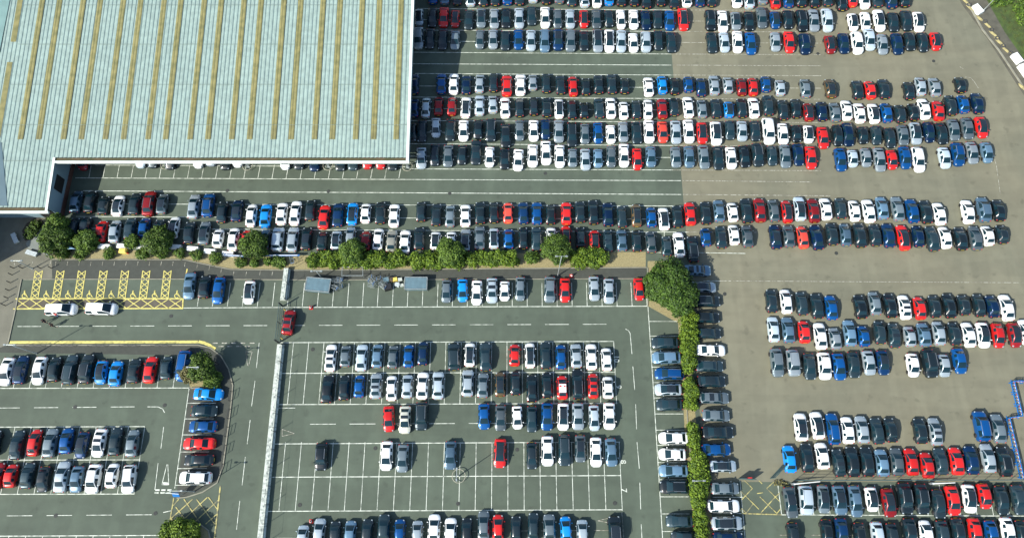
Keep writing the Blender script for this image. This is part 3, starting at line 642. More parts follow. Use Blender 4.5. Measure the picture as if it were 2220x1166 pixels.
# long white concrete barrier in blocks
gC = 'concrete barrier blocks in the long line'
def blk(a, b, wd, h, label, grp, m=M_conc, name='concrete_block', lug=True):
    A, B = G(*a), G(*b); c = (A + B) / 2; d = B - A; ang = math.atan2(d.y, d.x); L = d.length; rot = Matrix.Rotation(ang, 3, 'Z'); mb = MB()
    prof = [(-wd / 2, 0), (-wd / 2, h * .25), (-wd * .36, h * .45), (-wd * .33, h), (wd * .33, h), (wd * .36, h * .45), (wd / 2, h * .25), (wd / 2, 0)] if lug else [(-wd / 2, 0), (-wd / 2, h * .96), (-wd * .46, h), (wd * .46, h), (wd / 2, h * .96), (wd / 2, 0)]
    n = len(prof); vs = []
    for u in (-.5, .5): vs += [c + rot @ Vector((u * L * .985, q, 0)) + Vector((0, 0, z)) for q, z in prof]
    mb.add(vs, [(i, i + 1, n + i + 1, n + i) for i in range(n - 1)] + [tuple(range(n - 1, -1, -1)), tuple(range(n, 2 * n)), (n - 1, 0, n, 2 * n - 1)])
    if lug:
        for u in (-.3, .3): mb.box(c + rot @ Vector((u * L, 0, h + .03)), (.22, .10, .06), ang)
    return tag(mb.build(name, m), label, 'concrete block', grp)
OR = ['first', 'second', 'third', 'fourth', 'fifth', 'sixth', 'seventh', 'eighth', 'ninth', 'tenth', 'eleventh', 'twelfth', 'thirteenth', 'fourteenth', 'fifteenth', 'sixteenth', 'seventeenth', 'eighteenth', 'nineteenth', 'twentieth', 'twenty-first', 'twenty-second', 'twenty-third', 'twenty-fourth', 'twenty-fifth']
nblk = 12
for i in range(nblk):
    f = lambda t: (609.5 - (609.5 - 566) * t, 748 + (1176 - 748) * t)
    blk(f(i / nblk), f((i + 1) / nblk), 1.15, .78, 'pale weathered concrete barrier block, %s from the top in the long line' % OR[i], gC)
for i in range(2):
    f = lambda t: (623.5 - 8.5 * t, 584 + 68 * t)
    blk(f(i / 2), f((i + 1) / 2), 1.05, .78, ('pale concrete barrier block between footpath and gate, ' + ('upper', 'lower')[i] + ' of two'), 'concrete blocks above the gate')
def meshfence(label, a, b, n, h=2.1, side=-.7, m=M_black, name='mesh_fence', rails=(.1, 1.0, 2.0), fine=True):
    A, B = G(*a), G(*b); d = (B - A).normalized(); nn = Vector((-d.y, d.x, 0)) * side; A += nn; B += nn
    t = thing(name, label, 'fence', ((A.x + B.x) / 2, (A.y + B.y) / 2, 0))
    for i in range(n + 1):
        q = A.lerp(B, i / n); mb = MB(); mb.tube((q.x, q.y, 0), (q.x, q.y, h), .035, n=6); mb.build('post', m, t)
    mb = MB()
    for z in rails: mb.tube((A.x, A.y, z), (B.x, B.y, z), .012 if fine else .03, n=4)
    L = (B - A).length; k = int(L / .5)
    for i in range(k): q = A.lerp(B, (i + .5) / k); mb.tube((q.x, q.y, .1), (q.x, q.y, h - .1), .004, n=3, cap=False)
    mb.build('mesh_panel', m, t); return t
meshfence('thin wire mesh fence on posts beside the long concrete barrier', (609.5, 752), (566, 1176), 11, 2.2, .62, M_black, rails=(2.15,))
meshfence('short wire mesh fence beside the two upper barrier blocks', (623.5, 584), (615, 652), 2, 2.2, .62, M_black, rails=(2.15,))
# gate across the road
A, B = G(613.5, 664), G(604.5, 743); t = thing('vehicle_gate', 'dark metal gate across the road beside the red car', 'gate', ((A.x + B.x) / 2, (A.y + B.y) / 2, 0))
for q in (A, B):
    mb = MB(); mb.box((q.x, q.y, 1.1), (.18, .18, 2.2)); mb.build('post', M_black, t)
for u0, u1 in ((.02, .49), (.51, .98)):
    a, b = A.lerp(B, u0), A.lerp(B, u1); mb = MB()
    for z in (.2, 1.1, 2.0): mb.tube((a.x, a.y, z), (b.x, b.y, z), .04)
    for q in (a, b): mb.tube((q.x, q.y, .2), (q.x, q.y, 2.0), .04)
    k = 18
    for i in range(k): q = a.lerp(b, i / k); mb.tube((q.x, q.y, .2), (q.x, q.y, 2.0), .012, n=4)
    mb.build('gate_leaf', M_teal, t)
for u in (.12, .38, .62, .9):
    q = A.lerp(B, u); mb = MB(); mb.box((q.x + .35, q.y + .1, .05), (.5, .07, .07), R(-35)); mb.build('stay', M_yelbox, t)
# hoop railings on the curved kerb
gH = 'hoop railings along the curved kerb'
for i, (x, y) in enumerate([(502, 859), (499, 897), (493.5, 936), (489.5, 975), (484, 1016)]):
    p = G(x, y); d = Vector((.10, 1, 0)).normalized(); a, b = p - d * .72, p + d * .72; mb = MB()
    for z in (.5, 1.0): mb.tube((a.x, a.y, z), (b.x, b.y, z), .035)
    for q in (a, b): mb.tube((q.x, q.y, 0), (q.x, q.y, 1.0), .035)
    tag(mb.build('hoop_railing', M_black), 'black hoop railing beside the curved kerb, %s from the top' % OR[i], 'railing', gH)
for i in range(5):
    a, b = G(60 + 68 * i, 751), G(96 + 68 * i, 751); mb = MB()
    for z in (.45, .95): mb.tube((a.x, a.y, z), (b.x, b.y, z), .03)
    for q in (a, (a + b) / 2, b): mb.tube((q.x, q.y, 0), (q.x, q.y, .95), .03)
    tag(mb.build('hoop_railing', M_black), 'low black railing behind the double yellow line, %s from the left' % OR[i], 'railing', 'railings behind the yellow line')
p = G(505, 829); mb = MB(); mb.lathe((p.x, p.y, 0), [(.05, 0), (.05, 1.0), (.02, 1.03)], n=8); tag(mb.build('bollard', M_black), 'single black post above the hoop railings on the kerb', 'bollard')
p = G(474, 789); mb = MB(); mb.lathe((p.x, p.y, 0), [(.05, 0), (.05, 1.4), (.02, 1.43)], n=8); mb.box((p.x, p.y, 1.5), (.5, .04, .4)); tag(mb.build('road_sign', M_black), 'small dark sign on a post behind the yellow kerb bend', 'road sign')
# blue sign and barrier arm at the yellow box
p = G(391, 1072); t = thing('blue_sign', 'blue sign board on grey posts beside the yellow box', 'sign', (p.x, p.y, 0))
mb = MB(); mb.box((p.x, p.y, 1.5), (.95, .12, .9), rot=Matrix.Rotation(R(-35), 3, 'X')); mb.build('board', M_blue, t)
for s_ in (-.45, .45): mb = MB(); mb.tube((p.x + s_, p.y + .1, 0), (p.x + s_, p.y + .1, 1.6), .04); mb.build('post', M_steel, t)
mb = MB(); mb.tube((p.x - 1.4, p.y + .25, 1.9), (p.x + .6, p.y + .1, 1.9), .05); mb.build('arm', M_steel, t)
# trolley shelters
def shelter(label, c, L, Wd, H, ang):
    p = G(*c); t = thing('trolley_shelter', label, 'shelter', (p.x, p.y, 0)); rot = Matrix.Rotation(ang, 3, 'Z')
    def W(x, y, z): return Vector((p.x, p.y, 0)) + rot @ Vector((x, y, 0)) + Vector((0, 0, z))
    mb = MB(); mb.box(W(0, 0, H), (L - .2, Wd - .2, .05), ang); mb.build('roof', M_pale, t)
    mb = MB()
    cs = [(-L / 2, -Wd / 2), (L / 2, -Wd / 2), (L / 2, Wd / 2), (-L / 2, Wd / 2)]
    for i in range(4):
        a, b = cs[i], cs[(i + 1) % 4]; mb.tube(W(*a, H + .02), W(*b, H + .02), .07, n=6)
    mb.build('roof_frame', M_steel, t)
    for a in cs: mb = MB(); mb.tube(W(*a, 0), W(*a, H), .04); mb.build('post', M_steel, t)
    for sgn, nm in ((-1, 'side_panel'), (1, 'side_panel')):
        mb = MB(); mb.box(W(0, sgn * (Wd / 2 - .03), H * .55), (L - .2, .03, H * .75), ang); mb.build(nm, M_pale, t)
shelter('tilted blue-grey trolley shelter with trolleys spilling from its end', (693, 621), 3.9, 2.2, 1.1, R(-5))
shelter('pale-framed grey trolley shelter east of the trolley pile', (903.5, 618), 3.6, 2.0, 1.1, R(0))
def trolley(x, y, ang, label, grp, tilt=0):
    p = G(x, y); t = thing('shopping_trolley', label, 'trolley', (p.x, p.y, 0), grp); rot = Matrix.Rotation(ang, 3, 'Z') @ Matrix.Rotation(tilt, 3, 'X')
    def W(a, b, c): return Vector((p.x, p.y, .02)) + rot @ Vector((a, b, c))
    mb = MB(); lo = [W(-.2, -.4, .5), W(.2, -.4, .5), W(.18, .35, .55), W(-.18, .35, .55)]; hi = [W(-.29, -.5, 1), W(.29, -.5, 1), W(.22, .45, .95), W(-.22, .45, .95)]
    for r_ in (lo, hi):
        for i in range(4): mb.tube(r_[i], r_[(i + 1) % 4], .02, n=4)
    for i in range(4):
        for k in (0, .33, .66): mb.tube(lo[i].lerp(lo[(i + 1) % 4], k), hi[i].lerp(hi[(i + 1) % 4], k), .014, n=4)
    mb.build('basket', M_steel, t)
    mb = MB(); mb.path([W(-.26, -.45, .15), W(-.2, .45, .15), W(.2, .45, .15), W(.26, -.45, .15)], .02, 4); mb.tube(W(-.26, -.45, .15), W(-.29, -.5, 1), .02, n=4); mb.tube(W(.26, -.45, .15), W(.29, -.5, 1), .02, n=4); mb.build('chassis', M_steel, t)
    mb = MB(); mb.tube(W(-.3, -.56, 1.04), W(.3, -.56, 1.04), .025, n=6); mb.build('handle', M_bluem, t)
    for a, b in ((-.2, .4), (.2, .4), (-.25, -.42), (.25, -.42)):
        mb = MB(); mb.tube(W(a - .02, b, .07), W(a + .02, b, .07), .065, n=8); mb.build('wheel', M_tyre, t)
gT = 'loose trolleys between the two shelters'; rg = random.Random(5)
for i in range(7): trolley(726 + (i % 4) * 4.6, 609 + 16 * (i // 4) + rg.uniform(-2, 4), rg.uniform(-.5, .5) + R(80), 'trolley in the tangle at the tilted shelter\'s open end', 'trolleys spilling from the tilted shelter', rg.uniform(-.3, .3))
for i in range(14): trolley(807 + (i % 5) * 7 + rg.uniform(-3, 3), 606 + 9 * (i // 5) + rg.uniform(-3, 3), rg.uniform(-.6, .6) + R(70), 'bare metal trolley in the heap between the two shelters', gT, rg.uniform(-1.2, 1.2))
trolley(636, 568, R(20), 'grey trolley left on the gravel by the blue rail', None)
for i, (x, y, s_, m) in enumerate([(838, 608, 1.0, M_pale), (848, 607, .8, M_bark), (857, 607, .8, M_yelbox), (868, 607, .7, M_conc), (842, 624, 1.3, M_trim), (862, 618, .8, M_bench), (872, 619, .6, M_conc)]):
    p = G(x, y); mb = MB(); mb.box((p.x, p.y, s_ * .3), (s_, s_ * .8, s_ * .6), rg.uniform(-.4, .4), taper=.12); mb.box((p.x, p.y, s_ * .62), (s_ * .92, s_ * .72, .05), .2)
    tag(mb.build('crate', m), ['pale blue crate touching the trolley heap', 'brown crate beside the yellow one', 'yellow crate in the middle of the dumped row', 'small pale crate right of the yellow one', 'large black crate south of the brown one', 'pale sack-sized crate below the yellow one', 'smallest pale crate at the shelter end'][i], 'crate', 'crates dumped between the shelters')
# tubular frame on the footpath
a, b, c, d = G(745, 583), G(789, 583), G(789.5, 601.5), G(744, 601.5); t = thing('tubular_frame', 'empty tubular steel frame standing on the footpath below the hedge', 'frame', ((a.x + c.x) / 2, (a.y + c.y) / 2, 0))
mb = MB(); mb.path([Vector((q.x, q.y, 1.0)) for q in (a, b, c, d, a)], .05); mb.build('top_rail', M_steel, t)
for q in (a, b, c, d): mb = MB(); mb.tube((q.x, q.y, 0), (q.x, q.y, 1.0), .05); mb.build('leg', M_steel, t)
# traffic cones
for (x, y, lb) in ((674.7, 667, 'on the white line below the tilted trolley shelter'), (1239, 598.5, 'behind the red car below the tall lamp'), (675, 1129.5, 'between two silver cars in the bottom row')):
    p = G(x, y); t = thing('traffic_cone', 'red traffic cone ' + lb, 'traffic cone', (p.x, p.y, 0), 'red traffic cones')
    mb = MB(); mb.lathe((p.x, p.y, .04), [(.26, 0), (.04, .85)], n=12); mb.build('cone', M_red, t, True)
    mb = MB(); mb.box((p.x, p.y, .02), (.6, .6, .05)); mb.build('base', M_red, t)
    mb = MB(); mb.lathe((p.x, p.y, .04), [(.19, .38), (.14, .55)], n=12); mb.build('band', M_whiteblk, t)
# white blocks, grit bin and blue rail on the gravel
gW = 'white blocks behind the parked cars'
for i, (x, y, lb) in enumerate([(229, 536, 'below the silver car, west of the grit bin'), (269, 535.5, 'directly above the yellow grit bin'), (305, 535, 'between the small pale tree and the round dark tree'), (383, 537, 'just right of the round dark tree'), (420, 541, 'leftmost on the curve, above a round bush'), (457, 546.5, 'below the pair of white cars on the curve'), (496, 552, 'rightmost on the curve, touching the blue rail')]):
    blk((x - 12, y - .8), (x + 12, y + .8), .75, .6, 'low white concrete block ' + lb, gW, M_whiteblk, lug=False)
p = G(270.5, 546); t = thing('grit_bin', 'yellow grit bin with a red tag on the gravel', 'grit bin', (p.x, p.y, 0))
mb = MB(); mb.box((p.x, p.y, .35), (1.1, .75, .7), taper=-.1); mb.build('body', M_yelbox, t); mb = MB(); mb.box((p.x, p.y, .76), (1.22, .85, .12), taper=.3); mb.build('lid', M_yelbox, t)
mb = MB(); mb.box((p.x + .68, p.y - .3, .3), (.12, .25, .4)); mb.build('tag', M_red, t)
def rail(label, a, b, h, m):
    A, B = G(*a), G(*b); t = thing('barrier_rail', label, 'barrier', ((A.x + B.x) / 2, (A.y + B.y) / 2, 0), 'blue rails on the gravel'); d = (B - A); ang = math.atan2(d.y, d.x)
    c = (A + B) / 2; mb = MB(); mb.box((c.x, c.y, h), (d.length, .26, .16), ang); mb.build('beam', m, t)
    mb = MB(); mb.box((c.x, c.y, h + .1), (d.length * .9, .10, .04), ang); mb.build('stripe', M_whiteblk, t)
    k = max(2, int(d.length / 1.4))
    for i in range(k + 1):
        q = A.lerp(B, (i + .05) / (k + .1)); mb = MB(); mb.tube((q.x, q.y, h), (q.x - .25, q.y - .45, 0), .04); mb.tube((q.x, q.y, h), (q.x + .25, q.y + .35, 0), .04); mb.build('trestle', M_steel, t)
rail('long blue metal rail on trestle legs right of the dark tree', (570, 558), (653, 557.5), .9, M_bluem)
rail('short blue and white rail left of the dark tree', (491, 556), (532, 559), .8, M_bluem)
p = G(160, 544); t = thing('blue_canopy', 'small blue canopy on a post beside the bright tree', 'canopy', (p.x, p.y, 0))
mb = MB(); mb.add([(p.x - 1.2, p.y, 1.5), (p.x, p.y - .28, 1.62), (p.x + 1.2, p.y - .2, 1.5), (p.x, p.y + .3, 1.62), (p.x, p.y, 1.72)], [(0, 1, 4), (1, 2, 4), (2, 3, 4), (3, 0, 4), (0, 3, 2, 1)]); mb.build('canopy_top', mat('light_blue_sheet', (.16, .30, .42), .5), t)
mb = MB(); mb.tube((p.x, p.y, 0), (p.x, p.y, 1.6), .04); mb.build('post', M_steel, t)
# plastic barriers at the right edge
gP = 'blue plastic barriers fencing the right edge'
pl = [(2236, 827.6), (2190, 827.6), (2208, 903), (2180, 906.5), (2211, 1038)]; cnt = 0; SG = []
for a, b in zip(pl[:-1], pl[1:]):
    A, B = G(*a), G(*b); k = max(1, round((B - A).length / 2.0))
    for i in range(k): SG.append((A.lerp(B, i / k), A.lerp(B, (i + 1) / k)))
for i, (A, B) in enumerate(SG):
    c = (A + B) / 2; d = B - A; ang = math.atan2(d.y, d.x); L = d.length * .97; rot = Matrix.Rotation(ang, 3, 'Z')
    t = thing('plastic_barrier', 'blue plastic barrier with red and white board, %s along the line from the top' % OR[i], 'barrier', (c.x, c.y, 0), gP)
    mb = MB(); 
    for z in (.98, .12): mb.box((c.x, c.y, z), (L, .10, .10), ang)
    for u in (-.5, -.25, 0, .25, .5): mb.box(Vector((c.x, c.y, .5)) + rot @ Vector((u * (L - .08), 0, 0)), (.07, .05, .9), ang)
    mb.build('frame', M_blue, t)
    mb = MB(); n = 6
    for j in range(n): mb.box(Vector((c.x, c.y, .72)) + rot @ Vector(((j + .5) / n * L * .9 - L * .45, .10, 0)), (L * .9 / n, .03, .20), ang, mi=j % 2, rot=rot @ Matrix.Rotation(R(0), 3, 'X'))
    mb.build('board', [M_red, M_whiteblk], t)
    for u in (-.42, .42): mb = MB(); mb.box(Vector((c.x, c.y, .04)) + rot @ Vector((u * L, 0, 0)), (.12, .6, .08), ang); mb.build('foot', M_blue, t)
# fence and gates at the lower right
meshfence('long teal mesh fence between the brown lot and the lower right bays', (1722, 1041), (2216, 1040), 18, 1.9, 0, M_teal, rails=(.1, .7, 1.3, 1.9), fine=False)
def gate(label, a, b, h):
    A, B = G(*a), G(*b); t = thing('mesh_gate', label, 'gate', ((A.x + B.x) / 2, (A.y + B.y) / 2, 0)); mb = MB()
    for z in (.1, h * .5, h): mb.tube((A.x, A.y, z), (B.x, B.y, z), .05)
    for q in (A, B): mb.tube((q.x, q.y, 0), (q.x, q.y, h), .06)
    mb.build('frame', M_teal, t); mb = MB()
    k = 30
    for i in range(k): q = A.lerp(B, (i + .5) / k); mb.box((q.x, q.y, h / 2), (.03, .03, h - .15))
    mb.build('mesh_panel', M_teal, t)
gate('open teal gate leaf swung back beside the bright blue car', (1694, 1010), (1670, 1036), 2.0); gate('low teal gate beside the yellow box and the western car column', (1601, 1037), (1632, 1039), 1.6)
def arm(label, a, b, h=1.0):
    A, B = G(*a), G(*b); t = thing('road_barrier', label, 'barrier', (A.x, A.y, 0)); mb = MB(); mb.tube((A.x, A.y, h), (B.x, B.y, h), .09, .06); mb.build('arm', M_whiteblk, t)
    mb = MB(); mb.box((A.x, A.y, .5), (.35, .3, 1.0)); mb.build('post', M_steel, t)
arm('white barrier arm above the dark grey convertible-sized car', (1716, 1049), (1772, 1043.5)); arm('white barrier arm left of the red car below the fence', (2014, 1048), (2062, 1046))
p = G(1618, 1036); mb = MB(); mb.lathe((p.x, p.y, 0), [(.06, 0), (.06, 1.6)], n=8); mb.box((p.x, p.y, 1.7), (.5, .12, .5)); tag(mb.build('road_sign', M_red), 'small red sign on the gate above the yellow box', 'road sign')
p = G(1690, 1046); mb = MB(); rg = random.Random(9)
leaves(mb, (p.x, p.y, .12), (1.0, .5, .35), 160, .15, rg, zmin=.01); tag(mb.build('weeds', F_dry), 'brown weeds at the gate post by the yellow box', 'weeds')
# white blocks, sand heaps and tyres along the bank
gK = 'large white blocks along the bank'
for (a, b, lb) in (((2109, 16), (2124, 33), 'beside the tall white lamp post'), ((2194, 121), (2209, 140), 'upper of the pair near the right edge'), ((2209, 144), (2226, 168), 'lower of the pair near the right edge')):
    blk(a, b, 1.1, .8, 'large clean white concrete block ' + lb, gK, M_whiteblk, lug=False)
heaps = [(2093, 4), (2105, 20), (2124, 41), (2142, 57), (2154, 75), (2167, 92), (2181, 110), (2217, 190)]
for i, (x, y) in enumerate(heaps):
    p = G(x, y); mb = MB(); rg = random.Random(100 + i); n = 12; vs = [(p.x, p.y, .28)]
    for j in range(2):
        for k in range(n):
            a = 6.283 * k / n; r_ = (.5, .9)[j] * rg.uniform(.65, 1.25); ux, uy = r_ * math.cos(a) * .75, r_ * math.sin(a) * 1.25; vs.append((p.x + ux * .85 + uy * .5, p.y - ux * .5 + uy * -.85, (.22, 0)[j]))
    mb.add(vs, [(0, 1 + k, 1 + (k + 1) % n) for k in range(n)] + [(1 + k, 1 + n + k, 1 + n + (k + 1) % n, 1 + (k + 1) % n) for k in range(n)])
    tag(mb.build('sand_heap', M_sand, None, True), 'small yellow sand heap on the bank edge, %s from the top' % OR[i], 'sand heap', 'sand heaps along the bank')
for i, (x, y) in enumerate([(2134, 48), (2148, 66), (2161, 84), (2174, 101), (2190, 116), (2100, 12)]):
    p = G(x, y); mb = MB(); n = 14; ri = 6; vs, fs = [], []
    for a in range(n):
        for b in range(ri):
            A_, B_ = 6.283 * a / n, 6.283 * b / ri; vs.append((p.x + (.33 + .12 * math.cos(B_)) * math.cos(A_), p.y + (.33 + .12 * math.cos(B_)) * math.sin(A_), .13 + .12 * math.sin(B_)))
    fs = [(a * ri + b, ((a + 1) % n) * ri + b, ((a + 1) % n) * ri + (b + 1) % ri, a * ri + (b + 1) % ri) for a in range(n) for b in range(ri)]
    mb.add(vs, fs); tag(mb.build('old_tyre', mat('old_rubber', (.05, .052, .05), .9), None, True), 'old dark tyre lying between sand heaps, ' + ('first', 'second', 'third', 'fourth', 'lowest', 'topmost')[i] + ' in the line', 'tyre', 'tyres along the bank')

# ---------------------------------------------------------------- people
def person(label, px, py, shirt, legs, pose, ang):
    p = G(px, py); t = thing('person', label, 'person', (p.x, p.y, 0)); rot = Matrix.Rotation(ang, 3, 'Z')
    lean = pose.get('lean', 0); st = pose.get('stride', .18)
    V, E, Rr = [], [], []
    def add(v, r, par=None):
        V.append(tuple(rot @ Vector(v))); Rr.append(r)
        if par is not None: E.append((par, len(V) - 1))
        return len(V) - 1
    pel = add((0, 0, .95), .14); wa = add((0, lean * .3, 1.12), .13, pel); ch = add((0, lean * .7, 1.35), .165, wa); nk = add((0, lean, 1.5), .06, ch)
    hd = add((0, lean + .03, 1.60), .085, nk); tp = add((0, lean + .02, 1.72), .085, hd); add((0, lean + .125, 1.64), .018, hd)
    for s_ in (-1, 1):
        hp = add((s_ * .10, 0, .88), .10, pel); kn = add((s_ * .11, s_ * st * .6, .5), .062, hp); an = add((s_ * .11, s_ * st, .09), .042, kn); add((s_ * .12, s_ * st + .17, .035), .035, an)
        sh = add((s_ * .19, lean * .8, 1.42), .06, ch); el = add((s_ * .25, lean + pose.get('arm', -.02) * .5, 1.16), .045, sh); wr = add((s_ * .23, lean + pose.get('arm', .06) + .06, .93), .028, el)
        pm = add((s_ * .23, lean + pose.get('arm', .06) + .09, .86), .034, wr)
        for k in range(4): f = add((s_ * (.205 + .018 * k), lean + pose.get('arm', .06) + .11, .80 - .005 * k), .010, pm); add((s_ * (.205 + .018 * k), lean + pose.get('arm', .06) + .13, .765 + (.006 if k in (0, 3) else 0)), .008, f)
        th = add((s_ * .19, lean + pose.get('arm', .06) + .13, .85), .011, pm); add((s_ * .185, lean + pose.get('arm', .06) + .15, .82), .009, th)
    def skin(name, idx, grow, m):
        mp = {k: i for i, k in enumerate(idx)}; me = bpy.data.meshes.new(name)
        me.from_pydata([V[k] for k in idx], [(mp[a], mp[b]) for a, b in E if a in mp and b in mp], []); o = bpy.data.objects.new(name, me); sc.collection.objects.link(o); o.parent = t
        sk = o.modifiers.new('skin', 'SKIN'); sk.use_smooth_shade = True; ss = o.modifiers.new('sub', 'SUBSURF'); ss.levels = 1; ss.render_levels = 1
        for i, k in enumerate(idx): o.data.skin_vertices[0].data[i].radius = (Rr[k] + grow,) * 2; o.data.skin_vertices[0].data[i].use_root = (i == 0)
        me.materials.append(m); return o
    skin('body', list(range(len(V))), 0, M_skin)
    base = 7; per = len(V) - base; half = per // 2
    legi = [0]; armi = [1, 2, 3]
    for s_ in (0, 1):
        b0 = base + s_ * half; legi += [b0, b0 + 1, b0 + 2]; armi += [b0 + 4, b0 + 5]
    skin('trousers', legi, .015, legs); skin('shirt', [0] + armi, .018, shirt)
    mb = MB(); c = absloc(t) + rot @ Vector((0, lean - .005, 1.695)); mb.blob(c, (.095, .105, .10), 10); mb.build('hair', M_hair, t, True)
    return t
person('person in a red top standing at the driver door of the left white van', 130.5, 686, M_redw, M_jean, {'lean': .15, 'arm': .22, 'stride': .08}, R(10))
person('person in dark clothes walking on the road, left of the pair', 103, 699, M_cloth, M_cloth, {'lean': .05, 'arm': .05, 'stride': .22}, R(-95))
person('person in dark clothes walking on the road, right of the pair', 120, 708, M_cloth, M_cloth, {'lean': .05, 'arm': .0, 'stride': .25}, R(-80))

# ---------------------------------------------------------------- cars
def stations(T):
    L, Wd, H, hood, ws, roof, rw, belt, hz, bz = T
    w_ = Wd / 2 * .975; yf = L / 2; yc = yf - hood; yh = yc - ws; yr = yh - roof; yb = yr - rw; ye = -L / 2
    S = [(yf, .42 * w_, .50, .52, .36 * w_, ''), (yf - .05, .68 * w_, .56, .60, .56 * w_, ''), (yf - .18, .86 * w_, hz - .24, hz - .16, .72 * w_, ''),
         (yf - .45, .965 * w_, hz - .15, hz - .05, .80 * w_, ''), ((yf - .45 + yc) / 2, w_, hz - .10, hz + .0, .84 * w_, ''),
         (yc, w_, belt - .03, hz + .05, .83 * w_, 'W'), (yc - ws * .5, w_, belt, hz + .05 + (H - hz - .05) * .60, .76 * w_, 'W'),
         (yh, w_, belt, H - .04, .70 * w_, 'R'), (yh - roof * .30, w_, belt + .01, H, .715 * w_, 'R'), (yh - roof * .33, w_, belt + .01, H, .715 * w_, 'B'), (yh - roof * .65, w_, belt + .02, H - .005, .71 * w_, 'R'),
         (yr, .99 * w_, belt + .04, H - .06, .68 * w_, 'Z'), (yr - rw * .55, .98 * w_, belt + .05, bz + (H - .06 - bz) * .52, .72 * w_, 'Z')]
    S.append((yb, .965 * w_, belt - .0, bz, .80 * w_, ''))
    if yb - ye > .35: S.append(((yb + ye) / 2, .95 * w_, bz - .07, bz - .01, .80 * w_, ''))
    S += [(min(ye + .16, yb - .03), .87 * w_, bz - .16, bz - .07, .72 * w_, ''), (ye + .05, .73 * w_, .62, .66, .60 * w_, ''), (ye, .48 * w_, .50, .54, .42 * w_, '')]
    return S
